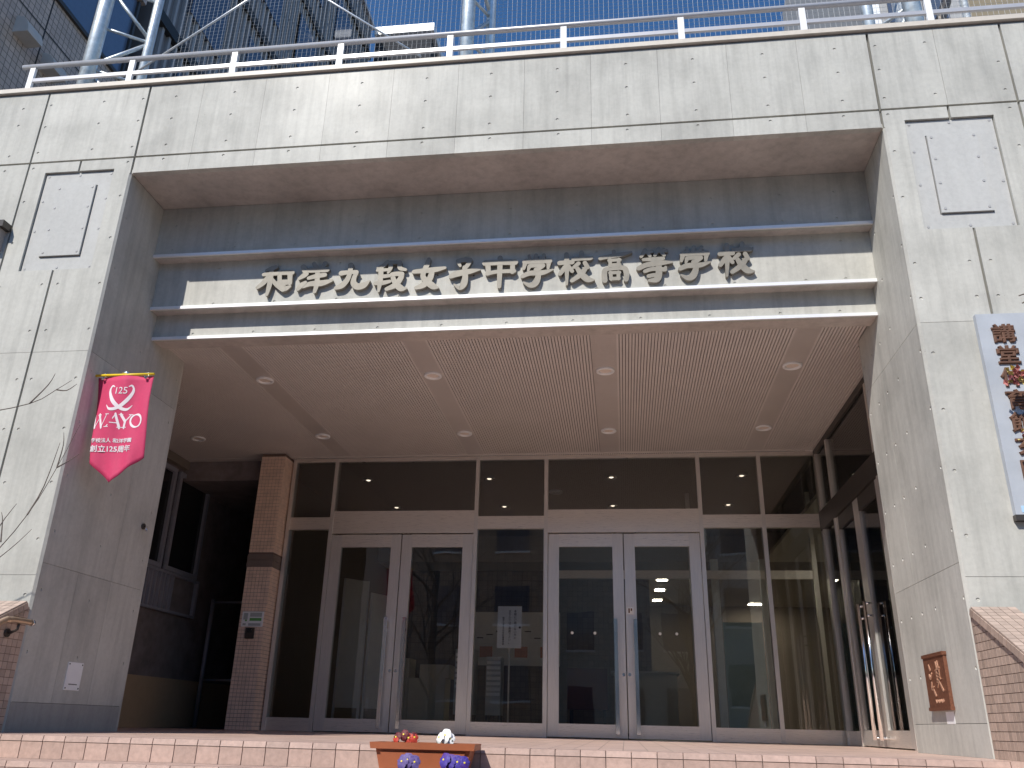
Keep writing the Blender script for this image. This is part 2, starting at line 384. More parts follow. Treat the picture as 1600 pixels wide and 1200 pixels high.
    for z0, z1, ys in [(0, .20, (.018, 1.44)), (.203, 1.195, (.018, .48, .95, 1.44)), (1.198, 2.96, (.018, .95, 1.44)), (2.963, 4.745, (.018, 1.44))]:
        for k in range(len(ys)-1):
            a, b = ys[k]+(.001 if k else 0), ys[k+1]-(.001 if k+2 < len(ys) else 0)
            panel('reveal_panel', PLN if (z1 < .3 and sgn == 0) else CON, B, rect(a, b, z0, z1), [(y, z) for y in ty for z in zs if a+.02 < y < b-.02 and z0+.02 < z < z1-.02], fn, .05)
    x0, x1 = sorted((X(-4.2), X(-.045)))
    MB().box(x0, x1, .045, 1.43, -1.5, 5.70).build('pillar_core', CORE, B)
    MB().box(*sorted((X(-1.8), X(-.002))), 1.432, 1.47, 0, 3.6).build('pillar_back', CON, B)
MB().box(-.04, 6.64, .045, .58, 4.80, 5.70).build('lintel_core', CORE, B)
MB().box(-.001, 6.601, .012, .052, ZO+.001, 4.79).build('soffit_edge', CON, B)
MB().box(-.001, 6.601, .060, .70, ZO+.004, 4.79).build('soffit', CONS, B)
# stepped lintel: three set-back bands with metal drips
lt = [([.17, .80, 1.4, 2.0, 2.6, 3.44, 4.05, 4.64, 5.25, 5.85, 6.31], [4.545, 4.275], .60, 4.20, 4.746),
      ([.25, .62, 1.22, 1.82, 2.42, 3.02, 3.62, 4.22, 4.82, 5.42, 6.02, 6.35], [4.12, 3.745], .72, 3.70, 4.203),
      ([.4, 1.0, 1.6, 2.2, 2.8, 3.4, 4.0, 4.6, 5.2, 5.8, 6.3], [3.495], .84, 3.44, 3.703)]
for tx, tz, y, z0, z1 in lt:
    panel('lintel_band', CON, B, rect(.001, 6.599, z0, z1), [(a, b) for a in tx for b in tz], FY(y), .03)
    MB().box(.001, 6.599, y+.02, y+.2, z0+.0015, z1-.002).build('band_underside', CONS, B)
    MB().box(.002, 6.598, y-.020, y-.001, z0-.004, z0+.026).build('drip_trim', ALU, B)
# coping and roof
MB().box(-6, 11, -.03, .40, ZT+.022, 5.815).build('coping', COPE, B)
MB().box(-6, 11, .005, .39, ZT, ZT+.022).build('coping_shade_strip', CORE, B)  # dark strip standing in for the shade line under the coping
MB().box(-2.4, 11, .9, 12, 3.62, 5.65).build('roof_slab', CORE, B)
# ceiling of the porch
C = thing('porch_ceiling', (2.6, 2.9, 3.5), 'brown ribbed metal ceiling of the entrance porch with flat light bands', 'ceiling')
MB().box(-1.75, 6.95, 1.0, 4.86, 3.5, 3.55).build('backing', CEILD, C)
MB().box(-1.75, 6.95, 1.0, 1.07, 3.470, 3.499).build('border', CEILM, C)
MB().box(-1.75, 6.95, 4.74, 4.86, 3.478, 3.499).build('border', CEILM, C)
LX = [.6465, 2.4787, 4.2623, 6.1003]
CEILB = plain('ceiling_band', (.45, .41, .38), .4, metal=.1, var=.05, sc=2); ribs = MB(); x = -1.74
while x < 6.94:
    if all(abs(x+.012-l) > .112 for l in LX): ribs.box(x, x+.0225, 1.071, 4.739, 3.486, 3.4985)
    x += .030
ribs.build('ceiling_rib', CEILM, C, kind='stuff')
for l in LX: MB().box(l-.124, l+.124, 1.072, 4.738, 3.488, 3.4988).build('flat_band', CEILB, C)
vt = MB()
for k in range(290): vt.box(-.2+k*.024, -.2+k*.024+.013, 4.775, 4.80, 3.4765, 3.479)
vt.build('vent_slot', BLACK, C, kind='stuff')
# downlights
LENS = plain('frosted_lens', (.66, .57, .49), .35, var=.05); RINGM = plain('lamp_ring_cream', (.90, .82, .74), .4)
def lathe(prof, n=28):
    mb = MB(); v = []
    for r, z in prof: v += [(r*math.cos(2*math.pi*k/n), r*math.sin(2*math.pi*k/n), z) for k in range(n)]
    mb.add(v, [(i*n+k, i*n+(k+1) % n, (i+1)*n+(k+1) % n, (i+1)*n+k) for i in range(len(prof)-1) for k in range(n)], True); return mb
ring_me = lathe([(.094, .0), (.094, -.014), (.088, -.020), (.068, -.018), (.062, -.002), (.062, .012)]).mesh('ring', RINGM)
lens_me = lathe([(.0605, -.004), (.03, -.009), (.001, -.010)]).mesh('lens', LENS)
spots = [(l, 1.98) for l in LX]+[(l, 3.854) for l in LX]+[(-1.03, 3.854)]
pl_ = ['first', 'second', 'third', 'fourth']
for i, (x, y) in enumerate(spots):
    if i == 8: lb = 'round recessed downlight over the dark side passage beyond the tiled column'
    else: lb = 'round recessed downlight, %s from the pink banner in the row %s' % (pl_[i % 4], 'behind the lintel' if i < 4 else 'close to the glass doors')
    d = thing('downlight', (x, y, 3.486), lb, 'downlight', 'porch downlights')
    inst('ring', ring_me, (x, y, 3.487), d); inst('lens', lens_me, (x, y, 3.487), d)

# ------------------------------------------------------------------ porch floor, steps
tag(MB().box(-1.75, 6.95, -.60+.15, 4.8, -.2, -.001).build('porch_floor', FLOORT), kind='structure')
tag(MB().box(-1.75, 12, 4.8, 17, -.2, -.004).build('lobby_floor', plain('lobby_floor_tile', (.16, .13, .11), .35)), kind='structure')
ST = MB().box(0, 6.6, -.59, -.449, -1.5, -.012)
for k in range(1, 11): ST.box(0, 6.6, -.6-.3*k+.012, -.6-.3*(k-1)+.02, -1.5, -.135*k-.006)
stairs = tag(ST.build('stairs', GROUT), kind='structure')
nos = MB(); w = .1442
nos.hexa([(.003, 0, -.033), (w, 0, -.033), (w, .149, -.033), (.003, .149, -.033)], [(.003, .006, 0), (w, .006, 0), (w, .149, 0), (.003, .149, 0)])
nos_me = nos.mesh('nosing_tile', PINKT)
ris_me = MB().box(.003, w, 0, .012, -.098, 0).mesh('riser_tile', PINKT)
trd_me = MB().box(.003, w, 0, .146, -.009, 0).mesh('tread_tile', PINKT)
for k in range(5):
    for i in range(45):
        x = i*6.6/45
        y = -.6-.3*k; z = -.135*k
        inst('nosing_tile', nos_me, (x, y, z), stairs)
        if k < 4: inst('riser_tile', ris_me, (x, y+.004, z-.0365), stairs)
        if 0 < k < 3: inst('tread_tile', trd_me, (x, y+.152, z), stairs)
# lower steps: tiled strips
lo = MB()
for k in range(5, 11): lo.box(0, 6.6, -.6-.3*k, -.6-.3*k+.01, -.135*(k+1), -.135*k-.001)
lo.build('lower_risers', tilemat('lower_step_tile', (.50, .36, .31), (.2, .15, .13), .15, hgap=.03), stairs)

# ------------------------------------------------------------------ stair side walls in mosaic tile
def clip(poly, a, b, c):      # keep a*u+b*v<=c
    out = []
    for i in range(len(poly)):
        p, q = poly[i], poly[(i+1) % len(poly)]; dp = a*p[0]+b*p[1]-c; dq = a*q[0]+b*q[1]-c
        if dp <= 0: out.append(p)
        if dp*dq < 0: s = dp/(dp-dq); out.append((p[0]+s*(q[0]-p[0]), p[1]+s*(q[1]-p[1])))
    return out
SL = .52
def side_wall(sgn, label):
    xa, xb = (6.606, 6.85) if sgn > 0 else (-.25, -.006)
    w = thing('stair_side_wall', ((xa+xb)/2, -1.8, -1.5), label, 'wall', 'stair side walls')
    prof = [(-.002, -1.5), (-.002, .86), (-3.6, .86-SL*3.6), (-3.6, -1.5)]
    m = MB(); m.prism(prof, lambda u, v, d: (d, u, v), xa, xb); m.build('wall_body', MOSG, w)
    xi = xa if sgn > 0 else xb; s = -1 if sgn > 0 else 1
    ts = .052; ymin = -.86 if sgn > 0 else -.62
    mm = MB()
    for j in range(-1, 18):
        for i in range(70):
            y1 = -.004-i*ts; z0 = .0+j*ts
            pl = clip(rect(y1-ts+.004, y1, z0, z0+ts-.004), -SL, 1, .855)
            if y1 < -3.5: continue
            near = y1-ts > ymin
            if len(pl) < 3 or abs(sum(pl[k][0]*pl[(k+1) % len(pl)][1]-pl[(k+1) % len(pl)][0]*pl[k][1] for k in range(len(pl)))) < 3e-4: continue
            if near: t = MB()
            else: t = mm
            t.prism(pl, lambda u, v, d: (d, u, v), xi-s*.002, xi+s*.005)
            if near: t.build('tile', MOS, w)
    for j in range(-30, -1):
        for i in range(70):
            y1 = -.004-i*ts; z0 = j*ts
            if y1-ts < -3.5 or z0+ts > .855+SL*(y1-ts): continue
            mm.box(min(xi-s*.002, xi+s*.005), max(xi-s*.002, xi+s*.005), y1-ts+.004, y1, z0, z0+ts-.004)
    mm.build('tile_field', MOS, w, kind='stuff')
    # sloping cap with tiles
    n = Vector((0, -SL, 1)).normalized(); dd = Vector((0, -1, -SL)).normalized()
    x0, x1 = xa-.014, xb+.014
    o0 = Vector((0, -.002, .862))
    def fn(u, v, h): p = o0+dd*u+n*h; return (v, p.y, p.z)
    def slab(mb, u0, u1, v0, v1, h0, h1): mb.hexa([fn(u0, v0, h0), fn(u1, v0, h0), fn(u1, v1, h0), fn(u0, v1, h0)], [fn(u0, v0, h1), fn(u1, v0, h1), fn(u1, v1, h1), fn(u0, v1, h1)])
    cb = MB(); slab(cb, .035, 4.0, x0, x1, 0, .052); cb.build('cap', MOSD, w)
    far = MB(); nx = 5; tw = (x1-x0)/nx
    for i in range(76):
        for k in range(nx):
            t = MB() if i < 20 else far
            slab(t, .037+i*ts, .037+i*ts+ts-.004, x0+k*tw+.002, x0+(k+1)*tw-.002, .050, .059)
            if i < 20: t.build('cap_tile', MOS, w)
        t = MB() if i < 20 else far
        xs = sorted((xi+s*.012, xi+s*.020)); slab(t, .037+i*ts, .037+i*ts+ts-.004, xs[0], xs[1], .003, .048)
        if i < 20: t.build('cap_edge_tile', MOS, w)
    far.build('cap_tile_field', MOS, w, kind='stuff')
side_wall(-1, 'brown mosaic tiled stair side wall carrying the metal handrail')
side_wall(1, 'brown mosaic tiled stair side wall with sloping cap beside the copper plaque')
hr = thing('handrail', (.08, -.3, .6), 'tubular bronze handrail fixed on brackets to the tiled stair side wall', 'handrail')
HRM = plain('bronze_handrail', (.50, .38, .27), .32, metal=.7)
MB().tube(catmull([(.08, -.06, .742), (.08, -.20, .742), (.08, -.30, .735), (.08, -.42, .69), (.08, -1.2, .69-SL*.78), (.08, -3.4, .69-SL*2.98)], 4), .0215, 14).build('rail', HRM, hr)
MB().tube([(.08, -.045, .742), (.08, -.062, .742)], .024, 14).build('end_cap', CHROME, hr)
for y, z in ((-.19, .742), (-1.3, .69-SL*.88), (-2.5, .69-SL*2.08)):
    MB().tube([(.08, y, z-.02), (.078, y, z-.06), (.03, y, z-.085), (.0, y, z-.085)], .010, 8).tube([(.0, y, z-.085), (.012, y, z-.085)], .03, 14).build('bracket', DARKB, hr)
# ------------------------------------------------------------------ tiled column
TC = thing('tiled_column', (-.27, 4.7, 0), 'square column clad in small brown tiles with a dark band beside the glass screen', 'column')
MB().box(-.437, -.113, 4.553, 4.90, 0, 3.478).build('core', MOSG, TC)
tl = MB(); ts = .0465
for j in range(74):
    z = .003+j*ts
    if 1.93 < z < 2.10 or z+ts > 3.478: continue
    for i in range(7): tl.box(-.44+i*.0472, -.44+i*.0472+.0425, 4.546, 4.556, z, z+.042)
    for i in range(7): tl.box(-.116, -.106, 4.549+i*.0472, 4.549+i*.0472+.0425, z, z+.042)
tl.build('tile_cladding', MOSC, TC, kind='stuff')
MB().box(-.447, -.100, 4.538, 4.90, 1.955, 2.035).build('band', MOSD, TC)
MB().box(-.447, -.100, 4.538, 4.90, 2.041, 2.115).build('band', MOSD, TC)

# ------------------------------------------------------------------ glass entrance screen
GY = 4.85
G = thing('glass_entrance', (3.3, GY, 0), 'stainless steel glazed entrance screen with two double doors', 'entrance')
mull = [-.06, .54, 2.50, 3.42, 5.39, 6.16]
for x in mull: MB().box(x-.025, x+.025, GY-.05, GY+.05, 0, 3.478).build('mullion', STEELV, G)
MB().box(6.86, 6.94, GY-.04, GY+.06, 0, 3.478).build('corner_post', STEELV, G)
bays = list(zip(mull, mull[1:]+[6.885]))
for i, (a, b) in enumerate(bays):
    a += .025; b -= .025
    MB().box(a, b, GY-.035, GY+.035, 3.43, 3.477).build('head_rail', STEEL, G)
    door = i in (1, 3)
    if door:
        MB().box(a, b, GY-.042, GY+.042, 2.44, 2.74).build('transom', STEEL, G)
        MB().box(a, b, GY-.006, GY+.006, 2.74, 3.43).build('pane', GLASS, G)
    else:
        MB().box(a, b, GY-.042, GY+.042, 2.495, 2.66).build('transom', STEEL, G)
        MB().box(a, b, GY-.006, GY+.006, 2.66, 3.43).build('pane', GLASS, G)
        MB().box(a, b, GY-.006, GY+.006, .155, 2.495).build('pane', GLASS, G)
        MB().box(a, b, GY-.042, GY+.042, .003, .155).build('bottom_rail', STEEL, G)
def leaf(a, b, hx, s):
    d = MB().box(a, a+.135, GY-.03, GY+.03, .012, 2.422).build('door', STEELV, G)
    MB().box(b-.135, b, GY-.03, GY+.03, .012, 2.425).build('stile', STEELV, d)
    MB().box(a+.135, b-.135, GY-.028, GY+.028, 2.26, 2.425).build('top_rail', STEEL, d)
    MB().box(a+.135, b-.135, GY-.028, GY+.028, .012, .16).build('bottom_rail', STEEL, d)
    MB().box(a+.135, b-.135, GY-.005, GY+.005, .16, 2.26).build('pane', GLASS, d)
    h = MB()
    h.box(hx-.022, hx+.022, GY-.105, GY-.088, .06, 1.36)
    for z in (.07, 1.21, 1.34): h.box(hx-.020, hx+.020, GY-.09, GY-.031, z-.012, z+.012)
    h.build('handle', CHROME, d)
    MB().tube([(hx-s*.085, GY-.03, .72), (hx-s*.085, GY-.038, .72)], .018, 14).build('lock', CHROME, d)
for (a, b) in ((.568, 2.472), (3.448, 5.362)):
    m_ = (a+b)/2
    leaf(a+.003, m_-.006, m_-.12, -1); leaf(m_+.006, b-.003, m_+.12, 1)
# stickers at the doors
stk = thing('door_sticker', (4.47, GY-.04, 1.42), 'small white sticker with grey marks on the steel stile of the door', 'sticker')
MB().box(4.425, 4.51, GY-.034, GY-.0305, 1.425, 1.51).build('paper', PAPER, stk)
for k, zz in ((0, 1.44), (1, 1.465)): MB().box(4.445+k*.028, 4.462+k*.028, GY-.0355, GY-.0345, zz, 1.495).build('mark', RUST, stk)
DOT = plain('glass_safety_dot', (.75, .73, .68), .5)
dm = MB().tube([(0, 0, 0), (0, -.003, 0)], .018, 14).mesh('safety_dot', DOT)
for x in (3.75, 4.03, 4.82, 5.02): inst('safety_dot', dm, (x, GY-.006, 1.2), G)

# ------------------------------------------------------------------ side glass wall with door (right of the porch)
SX = 6.88
S = thing('side_glass_wall', (SX, 3.1, 0), 'bronze framed side glass wall with a door between pillar and screen', 'glass wall')
def sbox(n, mt, y0, y1, z0, z1, x0=SX-.03, x1=SX+.03, par=None): return MB().box(x0, x1, y0, y1, z0, z1).build(n, mt, par or S)
sbox('head_rail', DARKB, 1.475, 4.80, 3.40, 3.476); sbox('transom', DARKB, 1.475, 4.80, 2.44, 2.67, SX-.045, SX+.045)
for y in (1.50, 2.30, 4.10, 4.70): sbox('mullion', STEELV, y-.028, y+.028, 0, 3.398, SX-.04, SX+.04)
for a, b in ((1.528, 2.272), (2.328, 4.072), (4.128, 4.672)):
    sbox('pane', GLASS, a, b, 2.67, 3.40, SX-.006, SX+.006)
    if (a, b) != (2.328, 4.072):
        sbox('pane', GLASS, a, b, .15, 2.44, SX-.006, SX+.006); sbox('bottom_rail', STEEL, a, b, .003, .15)
for a, b, hy in ((2.332, 3.196, 3.08), (3.204, 4.068, 3.32)):
    d = sbox('door', STEELV, a, a+.10, .012, 2.43)
    sbox('stile', STEELV, b-.10, b, .012, 2.43, par=d); sbox('top_rail', DARKB, a+.10, b-.10, 2.28, 2.43, par=d); sbox('bottom_rail', STEEL, a+.10, b-.10, .012, .16, par=d)
    sbox('pane', GLASS, a+.10, b-.10, .16, 2.28, SX-.005, SX+.005, par=d)
    h = MB().tube([(SX-.10, hy, .07), (SX-.10, hy, 1.36)], .019, 12)
    for z in (.09, 1.22, 1.34): h.tube([(SX-.10, hy, z), (SX-.028, hy, z)], .012, 8)
    h.build('handle', CHROME, d)

# ------------------------------------------------------------------ lobby behind the glass
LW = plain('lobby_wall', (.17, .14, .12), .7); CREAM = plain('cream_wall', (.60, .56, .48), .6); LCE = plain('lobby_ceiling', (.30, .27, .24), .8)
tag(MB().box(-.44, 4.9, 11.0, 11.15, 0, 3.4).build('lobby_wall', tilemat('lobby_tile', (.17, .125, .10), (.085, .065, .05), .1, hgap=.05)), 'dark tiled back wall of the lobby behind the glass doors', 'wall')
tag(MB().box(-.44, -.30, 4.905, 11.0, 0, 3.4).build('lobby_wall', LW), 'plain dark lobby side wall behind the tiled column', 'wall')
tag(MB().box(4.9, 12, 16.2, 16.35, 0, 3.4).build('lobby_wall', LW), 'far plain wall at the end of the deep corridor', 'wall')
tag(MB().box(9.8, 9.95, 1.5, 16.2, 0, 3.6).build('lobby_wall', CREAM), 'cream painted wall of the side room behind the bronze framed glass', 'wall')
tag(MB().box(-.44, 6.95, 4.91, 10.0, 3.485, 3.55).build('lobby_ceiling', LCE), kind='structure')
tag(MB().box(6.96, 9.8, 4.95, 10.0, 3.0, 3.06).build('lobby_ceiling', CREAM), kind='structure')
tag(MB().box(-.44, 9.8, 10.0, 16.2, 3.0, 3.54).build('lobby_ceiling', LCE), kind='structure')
cn_me = lathe([(.085, 0), (.085, -.012), (.07, -.014), (.06, -.002), (.035, .02), (.03, .022)]).mesh('reflector', CHROME)
bl_me = lathe([(.034, -.004), (.02, -.012), (.001, -.013)]).mesh('bulb', emit('dim_bulb', (1, .86, .68), 1.6))
for j, y in enumerate((5.93, 7.62)):
    for i, x in enumerate(LX):
        d = thing('lobby_downlight', (x, y, 3.48), 'glowing chrome downlight inside the lobby, %s from the tiled column in the %s row' % (pl_[i], ('nearer', 'deeper')[j]), 'downlight', 'lobby downlights')
        inst('reflector', cn_me, (x, y, 3.485), d); inst('bulb', bl_me, (x, y, 3.485), d)
tag(MB().box(6.95, 9.8, 1.5, 4.94, 3.46, 3.50).build('lobby_ceiling', CREAM), kind='structure')
tag(MB().box(6.95, 9.8, 1.44, 1.495, 0, 3.45).build('lobby_wall', CREAM), 'cream end wall of the side room backing onto the concrete pillar', 'wall')
tag(MB().box(4.76, 4.90, 11.15, 16.2, 0, 3.0).build('lobby_wall', LW), 'plain side wall of the deep corridor behind the inner door frame', 'wall')
iv = thing('inner_door_screen', (4.5, 6.9, 0), 'inner steel door frame seen through the entrance glass', 'door frame')
MB().box(3.2, 7.2, 6.87, 6.93, 2.19, 2.31).build('transom', STEEL, iv)
for x in (3.23, 5.4, 7.17): MB().box(x-.03, x+.03, 6.86, 6.94, 0, 3.483).build('mullion', STEELV, iv)
FL = emit('fluorescent', (1, .93, .72), 24)
for n_, (x, y) in enumerate(((7.6, 15.4), (5.2, 14.8), (5.2, 13.2), (5.2, 11.8), (9.0, 12.5), (8.4, 8.0))):
    f_ = thing('ceiling_lamp', (x, y, 2.99), 'lit rectangular ceiling lamp in the lobby, %s' % ['at the far end of the corridor', 'deepest of three in a line', 'middle of three in a line', 'front of three in a line', 'near the cream wall', 'behind the side glass wall'][n_], 'lamp', 'lobby lamps')
    hs = .2 if n_ in (0, 4, 5) else .1; MB().box(x-hs-.03, x+hs+.03, y-.16, y+.16, 2.965, 2.999).build('housing', WHITE, f_); MB().box(x-hs, x+hs, y-.13, y+.13, 2.955, 2.966).build('diffuser', FL, f_)
FL2 = emit('fluorescent_room', (1, .95, .84), 8)
f_ = thing('ceiling_lamp', (8.4, 3.2, 3.45), 'lit long ceiling lamp in the cream side room', 'lamp', 'lobby lamps')
MB().box(8.25, 8.55, 2.2, 4.2, 3.41, 3.459).build('housing', WHITE, f_); MB().box(8.28, 8.52, 2.24, 4.16, 3.40, 3.411).build('diffuser', FL2, f_)
tag(lathe([(.11, 0), (.11, -.02), (.09, -.03), (.001, -.032)]).build('smoke_detector', WHITE), 'white round smoke detector on the lobby ceiling', 'detector').location = (3.40, 6.69, 3.453)
# partition boards
BOARD = plain('pale_green_board', (.70, .70, .64), .6)
for n_, (x0, x1, z1, yy) in enumerate(((.40, .70, 2.05, 6.0), (.74, .95, 1.88, 6.25))):
    b = thing('partition_board', ((x0+x1)/2, yy, 0), ['tall pale green partition board standing on feet inside the doors', 'narrow pale partition board behind the taller board'][n_], 'board')
    MB().hexa([(x0, yy, .30), (x1, yy+.22, .30), (x1, yy+.25, .30), (x0, yy+.03, .30)], [(x0, yy, z1), (x1, yy+.22, z1-.02), (x1, yy+.25, z1-.02), (x0, yy+.03, z1)]).build('panel', BOARD, b)
    for x, y in ((x0+.01, yy+.01), (x1-.01, yy+.235)):
        MB().box(x-.014, x+.014, y-.014, y+.014, .0, z1-.01).box(x-.02, x+.02, y-.18, y+.18, 0, .03).build('leg', WHITE, b)
CARD = plain('cardboard', (.62, .55, .40), .8)
for x, y, w_, h0, h1, lb in ((1.52, 7.0, .27, 0, .74, 'large pale carton on the lobby floor'), (1.62, 7.02, .22, .742, .93, 'small pale carton on top of the large carton'), (1.08, 7.1, .14, .0, 1.02, 'narrow upright carton beside the large carton')):
    b = thing('carton', (x, y, h0), lb, 'box')
    MB().box(x-w_, x+w_, y-.2, y+.2, h0, h1).build('body', CARD, b); MB().box(x-w_-.004, x+w_+.004, y-.03, y+.03, h1-.06, h1+.003).build('tape', plain('tape%d' % int(x*100), (.55, .48, .33), .4), b)
for n_, (x0, x1, z1) in enumerate(((2.0, 2.28, 1.12), (2.45, 2.66, 1.02))):
    b = thing('steel_cabinet', ((x0+x1)/2, 6.5, 0), ['slim grey cabinet with slats inside the doors', 'low grey cabinet beside the notice sign'][n_], 'cabinet')
    MB().box(x0, x1, 6.4, 6.7, .25, z1).build('body', plain('cabinet_grey%d' % n_, (.36, .37, .36), .4, metal=.3), b)
    for k in range(7): MB().box(x0+.01, x1-.01, 6.39, 6.399, z1-.1-k*.07, z1-.06-k*.07).build('slat', WHITE, b)
    for x in (x0+.02, x1-.02): MB().box(x-.012, x+.012, 6.42, 6.68, 0, .25).build('leg', DARKB, b)
# wall map board
mb_ = thing('guide_board', (2.75, 7.6, 1.0), 'pale guide map board with orange blocks behind the notice sign', 'board')
MB().box(1.95, 3.4, 7.6, 7.64, .98, 1.78).build('panel', plain('guide_board_face', (.66, .65, .60), .6), mb_)
ORG = plain('orange_print', (.50, .17, .08), .6)
for x in (2.15, 2.7, 3.1): MB().box(x, x+.2, 7.594, 7.599, 1.1, 1.26).build('orange_block', ORG, mb_)
for k in range(8): MB().box(2.1+.15*k, 2.2+.15*k, 7.594, 7.599, 1.38+.05*(k % 3), 1.395+.05*(k % 3)).build('text_line', INK, mb_)
for x in (2.05, 3.3): MB().box(x-.02, x+.02, 7.61, 7.66, 0, 1.0).build('leg', DARKB, mb_)
# upholstered chair
ch = thing('chair', (3.84, 7.1, 0), 'maroon upholstered lobby chair behind the glass door', 'chair')
MAR = plain('maroon_fabric', (.10, .04, .04), .8)
MB().box(3.55, 4.13, 7.0, 7.06, .36, .92).build('backrest', MAR, ch); MB().box(3.55, 4.13, 7.06, 7.5, .36, .46).build('seat', MAR, ch)
for x in (3.6, 4.08):
    for y in (7.03, 7.46): MB().box(x-.015, x+.015, y-.015, y+.015, 0, .36).build('leg', BLACK, ch)
ds = thing('reception_desk', (5.0, 9.4, 0), 'pale reception desk deep inside the lobby', 'desk')
MB().box(4.2, 5.25, 9.2, 9.8, .05, .98).build('front', plain('desk_front', (.40, .37, .30), .6), ds); MB().box(4.15, 5.3, 9.15, 9.85, .98, 1.02).build('top', plain('desk_top', (.30, .27, .22), .4), ds); MB().box(4.25, 5.2, 9.25, 9.75, 0, .05).build('plinth', BLACK, ds)
gd = thing('frosted_partition', (6.1, 7.3, 0), 'pale green frosted glass partition with white posts in the lobby', 'partition')
MB().box(5.85, 6.42, 7.3, 7.33, .12, 1.62).build('pane', plain('frosted_green', (.20, .27, .24), .4), gd)
for x in (5.78, 6.50): MB().box(x-.055, x+.055, 7.27, 7.36, 0, 2.55).build('post', plain('white_post%d' % int(x*10), (.55, .57, .55), .5), gd)
MB().box(5.85, 6.42, 7.29, 7.34, .03, .12).build('bottom_rail', STEEL, gd)

# ------------------------------------------------------------------ dark side passage on the left
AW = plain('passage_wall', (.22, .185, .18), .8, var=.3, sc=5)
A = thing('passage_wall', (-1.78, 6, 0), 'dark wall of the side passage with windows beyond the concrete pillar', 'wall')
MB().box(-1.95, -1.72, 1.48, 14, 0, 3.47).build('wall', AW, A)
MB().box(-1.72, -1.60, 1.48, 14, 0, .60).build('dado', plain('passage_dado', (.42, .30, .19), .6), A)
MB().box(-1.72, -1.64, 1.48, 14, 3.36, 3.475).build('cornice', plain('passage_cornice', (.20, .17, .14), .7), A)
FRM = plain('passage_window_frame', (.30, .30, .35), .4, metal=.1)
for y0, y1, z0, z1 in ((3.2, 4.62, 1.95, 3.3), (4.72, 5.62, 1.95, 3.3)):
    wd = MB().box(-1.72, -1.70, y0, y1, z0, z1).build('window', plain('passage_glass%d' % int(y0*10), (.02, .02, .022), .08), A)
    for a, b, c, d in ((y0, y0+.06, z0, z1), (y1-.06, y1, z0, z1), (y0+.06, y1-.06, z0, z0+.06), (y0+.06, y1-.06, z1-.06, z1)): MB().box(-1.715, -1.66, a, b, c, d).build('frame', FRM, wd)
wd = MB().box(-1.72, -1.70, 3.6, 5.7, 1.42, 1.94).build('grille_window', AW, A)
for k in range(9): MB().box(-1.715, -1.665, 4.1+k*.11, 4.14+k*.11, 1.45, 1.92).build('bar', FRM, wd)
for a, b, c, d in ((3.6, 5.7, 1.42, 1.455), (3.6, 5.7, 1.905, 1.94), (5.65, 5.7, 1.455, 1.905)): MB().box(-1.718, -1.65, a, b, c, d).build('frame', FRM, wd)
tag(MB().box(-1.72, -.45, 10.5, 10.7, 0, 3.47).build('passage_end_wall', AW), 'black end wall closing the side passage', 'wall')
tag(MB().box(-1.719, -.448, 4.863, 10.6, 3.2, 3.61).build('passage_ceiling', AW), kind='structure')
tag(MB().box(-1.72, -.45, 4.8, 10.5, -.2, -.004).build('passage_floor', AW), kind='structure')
rl = thing('passage_railing', (-1.2, 6.3, 0), 'grey tube railing standing in the dark side passage', 'railing')
TUB = plain('grey_tube', (.34, .34, .38), .4, metal=.4)
MB().tube([(-1.5, 5.9, 0), (-1.5, 5.9, 1.72)], .03, 10).build('post', TUB, rl)
for z in (.62, 1.68): MB().tube([(-1.5, 5.9, z), (-.48, 5.9, z)], .016, 8).build('cross_tube', TUB, rl)
MB().tube([(-.52, 5.9, 0), (-.52, 5.9, 1.72)], .03, 10).build('post', TUB, rl)
# ------------------------------------------------------------------ text helper
def text(mb, body, fn, size, u, v, depth=.002, offset=0.0, align='CENTER', sx=1.0, d0=0.0):
    cu = bpy.data.curves.new('text', 'FONT'); cu.body = body; cu.size = size; cu.align_x = align; cu.align_y = 'CENTER'; cu.extrude = depth/2; cu.bevel_depth = offset; cu.bevel_resolution = 0; cu.resolution_u = 3
    ob = bpy.data.objects.new('text', cu); COL.objects.link(ob)
    me = bpy.data.meshes.new_from_object(ob.evaluated_get(bpy.context.evaluated_depsgraph_get()))
    mb.add([fn(u+p.co.x*sx, v+p.co.y, d0-(p.co.z+depth/2)) for p in me.vertices], [tuple(p.vertices) for p in me.polygons])
    bpy.data.objects.remove(ob); bpy.data.curves.remove(cu); bpy.data.meshes.remove(me)

